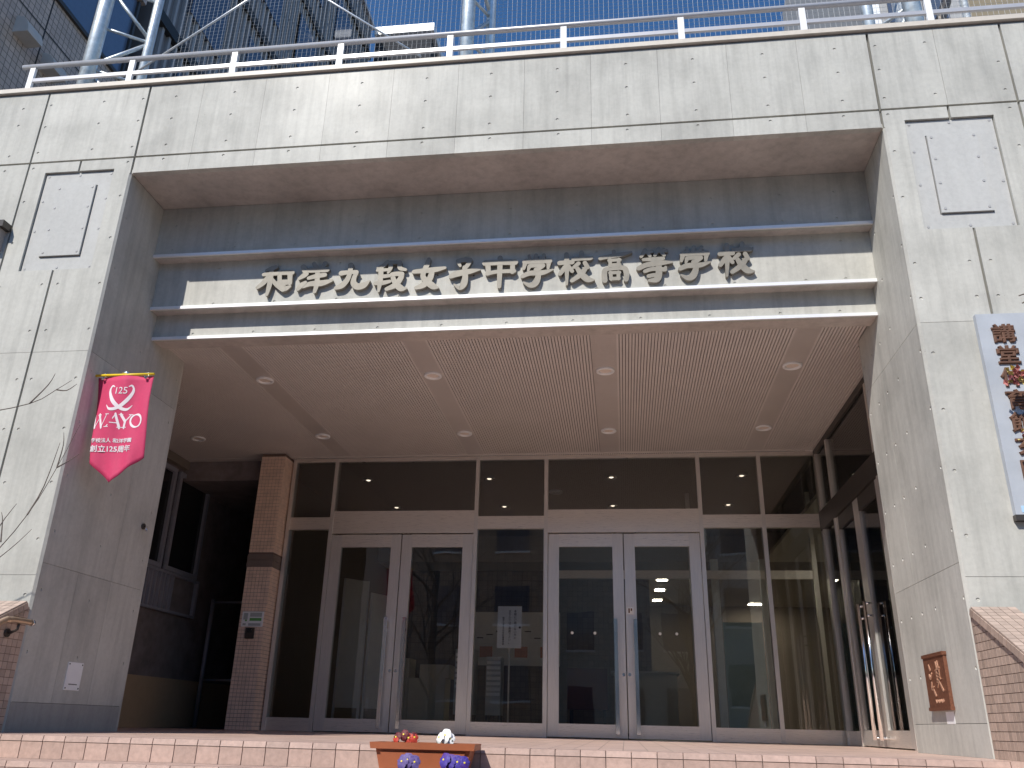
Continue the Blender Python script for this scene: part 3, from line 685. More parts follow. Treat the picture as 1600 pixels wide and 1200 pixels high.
# ------------------------------------------------------------------ school name letters on the lintel
# strokes: (x, y, width) on a grid of 8 units per photo pixel; every letter is placed on the lintel by its own centre
GL = {
 '和': [[(330,168,50),(270,192,60),(210,212,34)],[(175,268,44),(260,262,48),(345,256,48)],[(278,190,46),(266,300,56),(245,420,58),(214,535,36)],[(236,300,60),(170,380,62),(96,440,42)],[(262,305,36),(330,395,52),(420,462,66)],[(376,262,50),(376,385,52)],[(366,246,62),(452,240,62),(532,242,62)],[(508,250,62),(504,385,50)],[(372,376,76),(440,372,70),(500,366,62)],[(398,420,84),(440,452,74),(506,424,30)]],
 '洋': [[(672,168,66),(694,226,62)],[(622,322,40),(676,286,62),(712,264,52)],[(604,462,46),(648,412,62),(696,374,40)],[(806,126,50),(836,176,56)],[(948,122,58),(908,182,48)],[(746,212,66),(860,210,66),(968,206,66)],[(738,318,44),(836,292,58),(942,276,52)],[(668,428,46),(764,392,62),(900,384,74),(1026,350,34)],[(852,200,50),(842,380,58),(812,496,42)]],
 '九': [[(1078,446,46),(1156,414,70),(1226,330,60),(1258,230,52),(1266,146,62)],[(1146,254,62),(1240,242,50),(1336,240,52)],[(1338,244,50),(1306,320,54),(1302,386,70),(1352,428,80),(1432,408,74),(1500,352,16)]],
 '段': [[(286,142,46),(232,196,50),(164,222,36)],[(206,230,54),(192,400,58),(172,528,28)],[(158,256,36),(240,252,40),(318,246,34)],[(196,336,48),(250,334,46),(312,326,42)],[(132,424,46),(220,420,56),(314,400,40)],[(322,156,46),(322,226,50),(292,288,28)],[(316,152,48),(440,150,48)],[(440,154,48),(442,226,50),(510,248,36)],[(342,312,58),(400,302,56),(464,304,58)],[(464,306,56),(446,364,62),(380,448,70),(272,498,46)],[(344,322,50),(380,418,60),(450,488,74),(516,490,24)]],
 '女': [[(802,116,48),(772,200,60),(726,326,58),(772,398,70),(856,466,74),(912,482,26)],[(842,268,58),(812,368,70),(732,448,72),(640,484,44)],[(612,276,48),(700,268,58),(880,250,64),(1004,226,34)]],
 '子': [[(1166,136,54),(1240,124,56),(1318,126,56)],[(1316,130,50),(1282,196,50),(1244,232,48)],[(1164,140,44),(1192,200,32)],[(1250,222,56),(1256,330,62),(1236,430,76),(1188,484,50),(1116,438,20)],[(1078,334,58),(1152,302,76),(1320,270,62),(1440,250,16)]],
 '中': [[(64,206,72),(250,198,66),(438,196,72)],[(96,206,58),(104,340,54)],[(410,206,48),(406,318,58)],[(90,344,48),(210,318,46),(428,310,46)],[(252,140,58),(246,330,56),(238,506,46)]],
 '学': [[(612,114,34),(624,166,40)],[(702,106,46),(692,164,44)],[(800,106,46),(772,164,40)],[(562,192,62),(710,180,60),(870,180,62)],[(566,196,54),(546,278,34)],[(862,196,54),(852,276,30)],[(622,244,48),(700,236,48),(788,238,54)],[(786,242,50),(714,292,50)],[(616,250,46),(602,302,26)],[(532,374,48),(622,336,60),(780,328,60),(908,290,22)],[(704,290,58),(728,370,60),(692,458,74),(630,488,58),(544,450,20)]],
 '校': [[(1080,96,52),(1086,250,54),(1084,478,26)],[(994,208,54),(1070,202,52),(1152,198,54)],[(1062,262,56),(1000,346,46)],[(1102,242,46),(1152,312,44)],[(1272,76,54),(1272,140,50)],[(1172,158,54),(1280,150,50),(1384,146,46),(1412,126,12)],[(1232,212,48),(1174,262,40)],[(1312,204,48),(1346,262,48)],[(1322,272,48),(1262,350,60),(1150,430,46)],[(1202,254,40),(1272,350,68),(1350,414,70),(1426,420,18)]],
 '高': [[(312,100,42),(312,140,40)],[(142,190,46),(232,170,50),(400,142,54),(534,112,24)],[(264,206,38),(270,290,38)],[(376,202,38),(370,284,38)],[(252,216,38),(390,208,38)],[(266,278,44),(384,270,44)],[(200,468,58),(194,380,60),(216,328,54),(320,314,50),(440,312,58),(472,380,60),(466,456,52)],[(270,366,40),(280,452,40)],[(370,362,40),(370,446,40)],[(264,372,38),(384,366,38)],[(276,446,42),(376,440,42)]],
 '等': [[(700,84,46),(652,168,38)],[(690,112,44),(786,102,44)],[(742,128,36),(764,160,36)],[(872,70,46),(826,150,38)],[(862,98,44),(970,92,44)],[(910,118,36),(944,150,36)],[(682,206,38),(800,200,48),(930,190,42)],[(802,196,48),(804,270,48)],[(624,314,54),(722,272,60),(900,246,60),(1042,236,24)],[(702,350,44),(800,322,48),(950,328,52)],[(952,330,46),(960,300,32)],[(870,250,58),(876,370,70),(848,450,70),(758,464,36)],[(748,410,46),(820,396,48)]]}
SIGN = '和洋九段女子中学校高等学校'
# centres of the letters along the lintel (metres) and the base line they sit on
name_sign = thing('name_lettering', (3.3, .66, 3.75), 'raised bronze school name lettering in bold brush script on the stepped lintel', 'lettering')
cent = [(1.215, 3.94), (1.603, 3.958), (1.969, 3.951), (2.332, 3.935), (2.696, 3.947), (3.033, 3.927), (3.351, 3.93), (3.692, 3.934), (4.045, 3.934), (4.393, 3.944), (4.742, 3.94), (5.088, 3.943), (5.449, 3.955)]
for i, chh in enumerate(SIGN):
    st = GL[chh]; xs = [p[0] for s in st for p in s]; ys = [p[1] for s in st for p in s]
    cx = (min(xs)+max(xs))/2; cy = (min(ys)+max(ys))/2; X0, Z0 = cent[i]
    mb = MB()
    for k, s in enumerate(st):
        sh = 1.09e-4-3.95e-5*(X0-1.2); ux = 7.83e-4-2.5e-5*(X0-1.2); pts = [(X0+(x-cx)*ux+(y-cy)*sh, Z0-(y-cy)*8.08e-4-(x-cx)*3.3e-5, w_*8.4e-4) for x, y, w_ in s]
        brush(mb, pts, FY(.676+.0003*k), 0, .042)
    mb.build('letter', BRONZE, name_sign)
    pins = MB()
    for dx in (-.07, .07): pins.tube([(X0+dx, .71, Z0), (X0+dx, .722, Z0)], .006, 6)
    pins.build('mounting_pin', DARKB, name_sign)

# ------------------------------------------------------------------ pink banner
bn = thing('banner', (.26, .16, 1.88), 'pink pointed anniversary banner hanging from a yellow rod on the pillar', 'banner')
def bfn(u, v, d):      # u across 0..1, v height in metres below the rod (0 at top), d forward
    x = .004+u*.515+.062*(v/.75)+.006*math.sin(v*9+u*3); y = .15-.022*math.sin(u*3.1)*(.3+v)+.016*math.sin(u*9+v*5)+.006*math.sin(u*21-v*7)*(.4+v)
    if u < .11: y += (.11-u)*.55*(.3+v*.9); x += (.11-u)*.10
    return (x, y-d, 2.775-v)
nu, nv = 24, 20; mb = MB(); vv = []
for dd in (0, -.002):
    for j in range(nv+1):
        for i in range(nu+1):
            u = i/nu; hgt = .72+.21*(1-abs(u-.5)*2)
            vv.append(bfn(u, hgt*j/nv, dd))
W1 = nu+1; N1 = W1*(nv+1); fs = []
for j in range(nv):
    for i in range(nu):
        a = j*W1+i; fs += [(a, a+1, a+W1+1, a+W1), (N1+a+W1, N1+a+W1+1, N1+a+1, N1+a)]
for j in range(nv): fs += [(j*W1, (j+1)*W1, N1+(j+1)*W1, N1+j*W1), (j*W1+nu, N1+j*W1+nu, N1+(j+1)*W1+nu, (j+1)*W1+nu)]
for i in range(nu): fs += [(i, N1+i, N1+i+1, i+1), (nv*W1+i, nv*W1+i+1, N1+nv*W1+i+1, N1+nv*W1+i)]
mb.add(vv, fs, True); cloth = mb.build('cloth', PINK, bn)
def pfn(u, v, d): return bfn(u, v, .0025-d)      # print on the cloth; v down
em = MB()
for s in (1, -1):
    def E_(l): return [(.49+s*(a-.5), b, c) for a, b, c in l]
    brush(em, E_([(.375, .098, .010), (.335, .088, .016), (.305, .115, .026), (.325, .165, .032), (.41, .235, .034), (.53, .288, .030), (.64, .300, .022), (.71, .262, .006)]), pfn, 0, .0008)
    brush(em, E_([(.292, .11, .006), (.292, .15, .010), (.36, .225, .012), (.45, .275, .012)]), pfn, 0, .0008)
em.build('emblem', BWHITE, cloth)
tx = MB(); bt = lambda u, v, d: pfn(u, -v, d)
text(tx, '125', lambda u, v, d: pfn(u, -v, d), .085, .49, -.138, .0006, .0, sx=1.9)
tx.build('year_figures', BWHITE, cloth); wy = MB()
def S_(l): brush(wy, l, pfn, 0, .0008)
T, BB = .345, .455
# W A Y O in slanted serif strokes
for l in ([(.055, T, .030), (.125, BB, .030)], [(.125, BB, .010), (.205, T+.01, .010)], [(.175, T, .034), (.245, BB, .034)], [(.245, BB, .010), (.33, T, .010)], [(.02, T, .006), (.09, T, .006)], [(.145, T, .006), (.215, T, .006)], [(.30, T, .006), (.36, T, .006)],
          [(.335, BB, .010), (.46, T, .012)], [(.46, T, .032), (.525, BB, .036)], [(.385, .418, .008), (.50, .418, .008)], [(.30, BB, .006), (.37, BB, .006)], [(.49, BB, .006), (.56, BB, .006)],
          [(.545, T, .032), (.62, .405, .032)], [(.62, .405, .012), (.71, T, .010)], [(.62, .40, .032), (.60, BB, .032)], [(.51, T, .006), (.58, T, .006)], [(.675, T, .006), (.74, T, .006)], [(.565, BB, .006), (.64, BB, .006)]): S_(l)
O_ = [(.80+.095*math.cos(a)+.0*a, .40-.056*math.sin(a), .009+.018*abs(math.cos(a-.3))) for a in [2*math.pi*k/14 for k in range(15)]]
S_(O_); wy.build('wordmark', BWHITE, cloth)
tx = MB(); text(tx, '学校法人 和洋学園', bt, .041, .44, -.575, .0006, .0011, sx=1.95)
tx.build('name_line', BWHITE, cloth); tx = MB(); text(tx, '創立125周年', bt, .062, .44, -.648, .0006, .0016, sx=1.95)
tx.build('anniversary_line', BWHITE, cloth)
MB().tube([(.0, .15, 2.79), (.525, .15, 2.79)], .011, 10).build('rod', YEL, bn)
hk = MB().tube([(.0, .30, 2.84), (.10, .25, 2.83), (.25, .155, 2.815), (.30, .15, 2.80)], .012, 8).tube([(-.001, .30, 2.84), (.012, .30, 2.84)], .035, 14)
hk.build('bracket', CHROME, bn)
for x in (.075, .46):
    MB().tube([(x+.02*math.cos(a), .148, 2.782+.022*math.sin(a)) for a in [k*math.pi/6 for k in range(13)]], .004, 6).build('ring', CHROME, bn)
    MB().tube([(x, .146, 2.755), (x, .137, 2.755)], .011, 12).build('eyelet', CHROME, bn)
hkk = thing('tie_hook', (0, 1.27, 1.73), 'small metal tie hook on the shaded pillar below the banner', 'hook')
MB().tube([(-.001, 1.27, 1.75), (.015, 1.27, 1.75)], .028, 12).build('plate', DARKB, hkk); MB().tube([(.015, 1.27, 1.75), (.05, 1.25, 1.74), (.07, 1.22, 1.70)], .009, 8).build('hook_arm', CHROME, hkk)

# ------------------------------------------------------------------ plates and signs on the pillars
wp = thing('white_plate', (0, .69, .30), 'blank white plate screwed to the shaded concrete pillar', 'plate')
MB().box(.0005, .006, .59, .79, .305, .515).build('plate_face', PAPER, wp)
for y in (.605, .775):
    for z in (.32, .50): MB().tube([(.0055, y, z), (.009, y, z)], .006, 8).build('screw', INK, wp)
for k in range(14): MB().box(.006, .0068, .64+k*.008, .645+k*.008, .345, .353).build('small_print', INK, wp)
pq = thing('copper_plaque', (6.6, .74, .29), 'brown copper memorial plaque with raised brush script on the sunlit pillar', 'plaque')
MB().box(6.575, 6.599, .53, .955, .295, .66).build('plaque_face', COPPER, pq)
MB().box(6.568, 6.599, .522, .963, .648, .672).build('top_edge', COPPER, pq); MB().box(6.568, 6.599, .522, .963, .288, .312).build('bottom_edge', COPPER, pq)
qf = lambda u, v, d: (6.574-d, .955-u*.425, .66-v*.365)
qs = MB()
for l in ([(.27, .17, .03), (.31, .26, .05)], [(.24, .36, .05), (.28, .43, .04), (.36, .33, .03)], [(.30, .50, .035), (.28, .62, .05), (.38, .58, .03)], [(.33, .60, .03), (.42, .74, .05)], [(.62, .14, .03), (.64, .24, .04)], [(.70, .13, .03), (.71, .22, .04)], [(.56, .29, .03), (.76, .25, .04)], [(.60, .30, .04), (.60, .48, .04)], [(.74, .28, .04), (.72, .46, .04)], [(.60, .36, .02), (.74, .34, .02)], [(.60, .42, .02), (.74, .40, .02)], [(.58, .50, .03), (.76, .45, .03)], [(.66, .50, .03), (.58, .60, .03)], [(.68, .50, .03), (.80, .66, .05)]):
    brush(qs, [(a, b, c*1.1) for a, b, c in l], qf, 0, .004)
for k in range(9): brush(qs, [(.38+k*.045, .82+.01*(k % 2), .016), (.40+k*.045, .88-.012*(k % 3), .016)], qf, 0, .003)
qs.build('relief_script', COPL, pq, kind='stuff')
MB().box(6.5985, 6.6, .56, .72, .20, .28).build('label_strip', PAPER, pq)

sb = thing('stone_signboard', (7.6, -.02, 1.5), 'tall grey stone signboard with brown characters on the concrete pillar', 'signboard')
MB().box(6.99, 8.2, -.045, -.0005, 1.50, 2.99).build('slab', SLATE, sb)
MB().box(6.985, 8.2, -.048, -.0005, 1.46, 1.50).build('bottom_trim', DARKB, sb)
for k, chh in enumerate('講堂体育館玄関'):
    mb = MB(); text(mb, chh, FY(-.045), .150, 7.155, 2.815-k*.170, .012, .0045, sx=1.08, d0=0); mb.build('character', RUST, sb)
MB().box(7.03, 7.08, -.047, -.0452, 1.515, 1.56).build('blue_sticker', plain('pale_blue', (.35, .52, .68), .5), sb)
# evacuation board and switch on the column
ev = thing('guide_sign', (-.27, 4.53, 1.2), 'small white guide plan with a green band on the tiled column', 'sign')
MB().box(-.405, -.125, 4.532, 4.5455, 1.205, 1.39).build('board', PAPER, ev)
GRN = plain('green_print', (.10, .30, .08), .6); GRY = plain('grey_print', (.36, .38, .37), .6)
for n_, mt, a, b, c, d in (('green_band', GRN, -.30, -.145, 1.275, 1.31), ('grey_block', GRY, -.30, -.145, 1.325, 1.375), ('grey_block', GRY, -.385, -.33, 1.29, 1.37), ('green_block', GRN, -.36, -.335, 1.27, 1.289), ('grey_block', GRY, -.31, -.15, 1.215, 1.245), ('grey_block', GRY, -.385, -.345, 1.22, 1.245)): MB().box(a, b, 4.5305, 4.5318, c, d).build(n_, mt, ev)
ic = thing('intercom', (-.27, 4.53, 1.06), 'dark intercom box on the tiled column under the guide plan', 'intercom')
MB().box(-.33, -.22, 4.522, 4.5455, 1.06, 1.19).build('body', DARKB, ic); MB().box(-.31, -.24, 4.517, 4.5215, 1.13, 1.175).build('camera_window', INK, ic); MB().tube([(-.25, 4.5215, 1.165), (-.25, 4.515, 1.165)], .006, 8).build('button', CHROME, ic)
# notice on a pole inside the glass
ns = thing('notice_stand', (2.95, 4.99, 0), 'white notice board with black vertical writing on a pole behind the glass', 'notice')
MB().box(2.80, 3.105, 4.965, 4.975, 1.02, 1.53).build('board', PAPER, ns)
MB().tube([(2.955, 4.985, .02), (2.955, 4.985, 1.3)], .011, 8).build('pole', COPE, ns); MB().box(2.80, 3.11, 4.90, 5.10, 0, .02).build('base', DARKB, ns)
nx = MB()
for body, u, z, sz, st in (('本校にご用のない方の', 3.025, 1.465, .034, .036), ('立ち入りはご遠慮下さい。', 2.955, 1.465, .034, .0345), ('和洋九段女子中学校高等学校', 2.875, 1.385, .026, .0265)):
    for k, chh in enumerate(body): text(nx, chh, FY(4.9648), sz, u, z-k*st, .0008, .0006)
MB_ = nx.build('writing', INK, ns)
MB().tube([(3.085, 4.965, 1.27), (3.085, 4.955, 1.27)], .014, 10).build('suction_cup', BLACK, ns)

# ------------------------------------------------------------------ planters with pansies
def planter(x, y, z, label):
    p = thing('planter', (x, y, z), label, 'planter', 'planters on the steps')
    w_, h, d = .275, .155, .085
    lo4 = [(x-w_+.03, y-d+.015, z), (x+w_-.03, y-d+.015, z), (x+w_-.03, y+d-.015, z), (x-w_+.03, y+d-.015, z)]; hi4 = [(x-w_, y-d, z+h-.03), (x+w_, y-d, z+h-.03), (x+w_, y+d, z+h-.03), (x-w_, y+d, z+h-.03)]
    MB().hexa(lo4, hi4).build('box', TERRA, p)
    rim = MB(); o = .03
    for a, b, c, e in ((x-w_-o, x+w_+o, y-d-o, y-d+.012), (x-w_-o, x+w_+o, y+d-.012, y+d+o), (x-w_-o, x-w_+.012, y-d+.012, y+d-.012), (x+w_-.012, x+w_+o, y-d+.012, y+d-.012)): rim.hexa([(a+.006, c+.004, z+h-.034), (b-.006, c+.004, z+h-.034), (b-.006, e-.002, z+h-.034), (a+.006, e-.002, z+h-.034)], [(a, c, z+h), (b, c, z+h), (b, e, z+h), (a, e, z+h)])
    rim.build('rim', TERRA, p)
    pf = MB(); pf.hexa([(x-w_+.055, y-d+.006, z+.02), (x+w_-.055, y-d+.006, z+.02), (x+w_-.055, y-d+.03, z+.02), (x-w_+.055, y-d+.03, z+.02)], [(x-w_+.03, y-d-.009, z+h-.05), (x+w_-.03, y-d-.009, z+h-.05), (x+w_-.03, y-d+.02, z+h-.05), (x-w_+.03, y-d+.02, z+h-.05)]); pf.build('raised_face', TERRA, p)
    MB().box(x-w_+.004, x+w_-.004, y-d+.006, y+d-.006, z+h-.029, z+h-.020).build('soil', SOIL, p)
    return z+h-.02
def pansy(x, y, z0, hz, cols, label, grp, yaw=0.0, sc=1.0):
    p = thing('pansy', (x, y, z0), label, 'flower', grp)
    st = MB().tube([(x, y+.01, z0-.006), (x+.004, y+.006, (z0+hz)/2), (x, y+.004, hz)], .0022, 6)
    rr = random.Random(int(x*1000)+int(hz*977))
    for k in range(4):
        a = rr.uniform(0, 6.28); l = rr.uniform(.025, .04); q = Vector((math.cos(a), math.sin(a), .5)); b = Vector((x, y+.01, z0+.004+.006*k)); s_ = q.cross(Vector((0, 0, 1))).normalized()*.009
        st.add([b, b+q*l*.5+s_, b+q*l, b+q*l*.5-s_], [(0, 1, 2, 3)])
    st.build('stem', LEAF, p)
    c0 = Vector((x, y-.002, hz)); f = Vector((math.sin(yaw), -math.cos(yaw), .25)).normalized(); r_ = f.cross(Vector((0, 0, 1))).normalized(); u_ = r_.cross(f)
    for k, (ang, rad, mt) in enumerate(((112, .021, cols[0]), (68, .021, cols[0]), (170, .019, cols[1]), (10, .019, cols[1]), (270, .024, cols[2]))):
        a0 = R(ang); d_ = r_*math.cos(a0)+u_*math.sin(a0); e_ = f.cross(d_)
        m_ = MB(); n = 10; c_ = c0+d_*rad*.85*sc+f*(.002*k)
        vv = [c0+f*(.002*k)]+[c_+d_*(math.cos(2*math.pi*i/n)*rad*sc)+e_*(math.sin(2*math.pi*i/n)*rad*1.05*sc)+f*(.006*math.sin(i*2.3+k)-.007*(math.cos(2*math.pi*i/n)+1)*.6) for i in range(n)]+[c_+f*.004]
        m_.add(vv, [(n+1, 1+i, 1+(i+1) % n) for i in range(n)], True); m_.build('petal', mt, p)
    MB().tube([c0+f*.008, c0+f*.013], .005, 8).build('eye', PYEL, p)
PYEL = plain('pansy_yellow', (.75, .55, .05), .6); PRED = plain('pansy_red', (.48, .05, .03), .6, var=.3, sc=90); PDRK = plain('pansy_maroon', (.10, .01, .015), .6); PWH = plain('pansy_white', (.80, .80, .78), .6, var=.05)
PLAV = plain('pansy_lavender', (.10, .07, .22), .6, var=.2, sc=90); PBLU = plain('pansy_blue', (.055, .035, .26), .6, var=.3, sc=90); PVIO = plain('pansy_violet', (.06, .02, .20), .6)
px, py = 3.225, -.745
zs_ = planter(px, py, -.135, 'terracotta planter box with red and white pansies on the top step')
for i, (dx, hz, c) in enumerate(((-.17, .045, (PDRK, PDRK, PRED)), (-.13, .060, (PDRK, PDRK, PDRK)), (-.105, .042, (PRED, PDRK, PRED)), (-.075, .046, (PDRK, PRED, PRED)))): pansy(px+dx, py-.02+.008*i, zs_, hz, c, 'small red pansy bloom in the planter on the top step', 'red pansies', .3*(i-1.5), .8)
for i, (dx, hz, sc_) in enumerate(((.085, .05, .8), (.115, .062, 1.0), (.14, .044, .85), (.125, .035, .8))): pansy(px+dx, py-.02+.01*i, zs_, hz, (PWH, PWH, PWH), 'white pansy bloom in the planter on the top step', 'white pansies', .4*(i-1.5), sc_)
qx, qy = 3.36, -1.05
zs_ = planter(qx, qy, -.27, 'terracotta planter box with violet pansies on the second step')
for i, (dx, hz, c) in enumerate(((-.185, -.070, (PLAV, PLAV, PLAV)), (-.16, -.062, (PLAV, PLAV, PLAV)), (-.125, -.072, (PLAV, PLAV, PLAV)))): pansy(qx+dx, qy-.03+.01*i, zs_, hz, c, 'lavender pansy bloom in the planter on the second step', 'lavender pansies', .3*(i-1), 1.0)
for i, (dx, hz, c) in enumerate(((.045, -.056, (PVIO, PBLU, PBLU)), (.075, -.062, (PVIO, PBLU, PBLU)), (.11, -.066, (PBLU, PVIO, PBLU)), (.145, -.070, (PBLU, PBLU, PVIO)))): pansy(qx+dx, qy-.03+.01*i, zs_, hz, c, 'deep blue pansy bloom in the planter on the second step', 'blue pansies', .3*(i-1.5), 1.0)
# ------------------------------------------------------------------ roof railing
rg = thing('roof_railing', (3, .1, 5.815), 'white and silver guard railing along the roof coping', 'railing')
MB().tube([(-1.52, .10, 6.205), (10.5, .10, 6.205)], .027, 12).build('top_rail', RAILM, rg)
pb = MB().box(-.028, .028, -.014, .014, 0, .375).mesh('post', WHITE)
for k in range(12):
    x = -1.40+1.0735*k; inst('post', pb, (x, .10, 5.814), rg)
    MB().box(x+.029, x+1.0735-.029, .088, .112, 6.005, 6.045).build('middle_rail', RAILM, rg)
# ------------------------------------------------------------------ net poles and safety net on the roof
def pole(x1, r1, x2, y2, r2, label):
    p = thing('net_pole', (x1, 2, 5.65), label, 'pole', 'safety net poles')
    MB().tube([(x1, 2, 5.65), (x1, 2, 13)], r1, 20).build('main_tube', GALV, p)
    MB().tube([(x2, y2, 5.65), (x2, y2, 13)], r2, 16).build('rear_tube', GALV, p)
    for k in range(9):
        z = 5.9+k*.72; s = k % 2
        a, b = ((x1, 2), (x2, y2)) if s else ((x2, y2), (x1, 2))
        MB().tube([(a[0], a[1], z), (b[0], b[1], z+.66)], .027, 8).build('brace', GALV, p)
        MB().tube([(x1, 2, z+.68), (x2, y2, z+.68)], .022, 8).build('tie_tube', GALV, p)
    MB().tube([(x1, 2, 5.65), (x1, 2, 5.68)], r1*2, 20).build('base_plate', GALV, p)
pole(-2.42, .095, -1.90, 2.35, .062, 'galvanised twin tube net pole on the roof beside the tiled building')
pole(2.64, .085, 2.86, 2.40, .062, 'galvanised twin tube net pole on the roof against the blue sky')
pole(7.90, .10, 7.55, 2.40, .07, 'galvanised twin tube net pole on the roof before the grey far block')
CAB = plain('steel_cable', (.62, .64, .66), .35, metal=.5)
for (a, b, lb) in (((-1.83, 2.02, 7.85), (1.0, 2.02, 10.12), 'thin steel brace rod rising from the pole beside the tiled building'), ((2.06, 2.02, 7.82), (-.8, 2.02, 10.16), 'thin steel brace rod falling towards the pole against the sky')):
    tag(MB().tube([a, b], .014, 8).build('brace_rod', CAB), lb, 'rod', 'brace rods')
NETM = plain('net_cord', (.46, .46, .46), .7)
nt_ = MB(); x = -1.62
def strand(mb, p, q, h=.0019):
    p, q = Vector(p), Vector(q); d = (q-p).normalized(); a = d.cross(Vector((0, 1, 0))).normalized()*h; b = Vector((0, 1, 0))*h
    mb.add([p+a, p+b, p-a, p-b, q+a, q+b, q-a, q-b], [(0, 1, 5, 4), (1, 2, 6, 5), (2, 3, 7, 6), (3, 0, 4, 7)])
rr = random.Random(5)
while x < 12.5:
    strand(nt_, (x, 2.55+rr.uniform(-.01, .01), 5.7), (x+rr.uniform(-.004, .004), 2.55, 12.5)); x += .064
z = 5.75
while z < 12.4:
    strand(nt_, (-1.65, 2.556, z), (12.5, 2.556, z+rr.uniform(-.006, .006))); z += .064
net = tag(nt_.build('safety_net', NETM), 'pale square mesh safety net hung behind the roof poles', 'net')

# ------------------------------------------------------------------ tiled wing at the left
TB = thing('tiled_building', (-7, 3, -1.5), 'brown tiled school wing with vent hoods rising beside the roof', 'building')
TILE = tilemat('wing_tile', (.46, .375, .32), (.12, .10, .085), .10, hgap=.10)
xw = -4.0
MB().box(-10, xw, .30, 4.8, -1.5, 10.30).build('wall', TILE, TB)
MB().box(-10, xw, .30, 4.8, 12.2, 16).build('upper_wall', TILE, TB)
MB().box(-10, xw-.12, .30, 4.79, 10.30, 12.2).build('window_back', DARKB, TB)
BLG = plain('window_reflecting_sky', (.10, .14, .22), .06, spec=1.0)
for a, b in ((.5, 1.6), (1.68, 2.8), (2.88, 3.85), (3.93, 4.7)):
    wn_ = MB().box(xw-.119, xw-.08, a, b, 10.36, 12.15).build('window', BLG, TB)
    for c, d in ((a, a+.05), (b-.05, b)): MB().box(xw-.079, xw-.03, c, d, 10.36, 12.15).build('frame', DARKB, wn_)
MB().box(xw-.06, xw+.05, .30, 4.8, 10.26, 10.33).build('sill', DARKB, TB)
for y in (1.35, 2.81): MB().box(xw-.01, xw+.004, y-.012, y+.012, -1.5, 10.26).build('joint', BLACK, TB)
MB().box(xw-.01, xw+.003, .30, 4.8, 9.62, 9.645).build('joint', BLACK, TB)
HOOD = plain('vent_hood_paint', (.50, .46, .42), .45)
for y, z in ((2.43, 9.08), (3.05, 8.98)):
    v_ = MB(); n = 8
    prof = [(xw+.0, .30)]+[(xw+.24*math.sin(R(90)*k/n), .30*math.cos(R(90)*k/n)*1.0) for k in range(1, n+1)]+[(xw, 0)]
    v_.prism(prof, lambda u, v, d: (u, d, z+v), y-.16, y+.16); v_.build('vent_hood', HOOD, TB)
# ------------------------------------------------------------------ tall ribbed block behind the net
DB = thing('ribbed_block', (-7, 11, -1.5), 'tall dark grey ribbed block with bands behind the safety net', 'building')
DK = plain('dark_grey_panel', (.17, .17, .18), .6, var=.2, sc=1.5); DK2 = plain('blue_grey_glass', (.06, .075, .11), .1, spec=.9)
MB().box(-12, -4.15, 5.2, 16.7, -1.5, 23.45).build('wall', DK, DB)
rb_ = MB()
for k in range(46): rb_.box(-4.15, -4.08, 5.25+k*.25, 5.25+k*.25+.07, 5.5, 23.4)
rb_.build('rib_field', plain('rib_grey', (.27, .27, .28), .6), DB, kind='stuff')
for z in (9.2, 12.4, 15.6, 18.8, 22.0):
    MB().box(-4.15, -4.03, 5.2, 16.7, z, z+.25).build('band', BLACK, DB)
    for y in (6.2, 8.6, 11.0, 13.4): MB().box(-4.15, -4.06, y, y+1.3, z-2.1, z-.4).build('window', DK2, DB)
MB().box(-12, -4.0, 5.2, 16.75, 23.45, 23.6).build('parapet', RAILM, DB)
PH = thing('white_roofed_block', (-3, 18.5, -1.5), 'low dark block with a white roof edge beyond the ribbed block', 'building')
MB().box(-4.0, -1.95, 16.9, 20, -1.5, 23.2).build('wall', plain('slate_wall', (.045, .047, .052), .95, spec=.05), PH); MB().box(-4.0, -1.8, 16.7, 20.2, 23.2, 23.55).build('roof_edge', WHITE, PH)
MB().box(-3.8, -3.0, 16.86, 16.899, 21.4, 21.9).build('louvre', WHITE, PH); MB().box(-3.0, -2.5, 16.86, 16.899, 20.1, 20.4).build('louvre', WHITE, PH)
# ------------------------------------------------------------------ far block at the right
RB = thing('grey_far_block', (12, 8, -1.5), 'grey concrete block with windows beyond the net at the right', 'building')
GW = plain('far_grey_wall', (.30, .30, .30), .7); TANW = plain('far_tan_wall', (.20, .165, .11), .7)
MB().box(9.05, 10.6, 6.2, 12, -1.5, 18).build('wall', GW, RB); MB().box(8.95, 9.2, 6.15, 6.19, -1.5, 18).build('corner_strip', WHITE, RB)
for k in range(6):
    for x in (9.35, 9.95): MB().box(x, x+.4, 6.16, 6.199, 9.0+k*1.4, 9.9+k*1.4).build('window', DK2, RB)
RT2 = thing('tan_far_block', (14, 8, -1.5), 'tan block behind the net beside the grey far block', 'building')
MB().box(10.9, 17, 6.8, 12, -1.5, 18).build('wall', TANW, RT2)
for k in range(5): MB().box(11.2+k, 11.8+k, 6.76, 6.799, 9.5, 11).build('window', DK2, RT2)
pp = thing('roof_pipes', (9, 3.6, 5.65), 'grey ducts and pipes on the roof behind the net pole', 'pipes')
MB().tube([(8.45, 3.4, 5.65), (8.45, 3.4, 10.4)], .16, 16).build('duct', GALV, pp); MB().tube([(8.9, 3.5, 5.65), (8.9, 3.5, 9.2), (9.4, 3.7, 10.4)], .07, 10).build('pipe', DARKB, pp); MB().tube([(9.3, 3.6, 5.65), (9.3, 3.6, 10.6)], .05, 10).build('pipe', GALV, pp)
# small wall cabinet at the far left of the facade
wc = thing('wall_box', (-1.3, -.03, 3.97), 'grey metal box with a dark hood on the concrete beside the sunk panel', 'box')
MB().box(-1.6, -1.09, -.08, -.0005, 3.98, 4.17).build('box', plain('box_grey', (.30, .27, .25), .5), wc); MB().box(-1.65, -1.05, -.11, -.0005, 4.17, 4.235).build('hood', DARKB, wc)

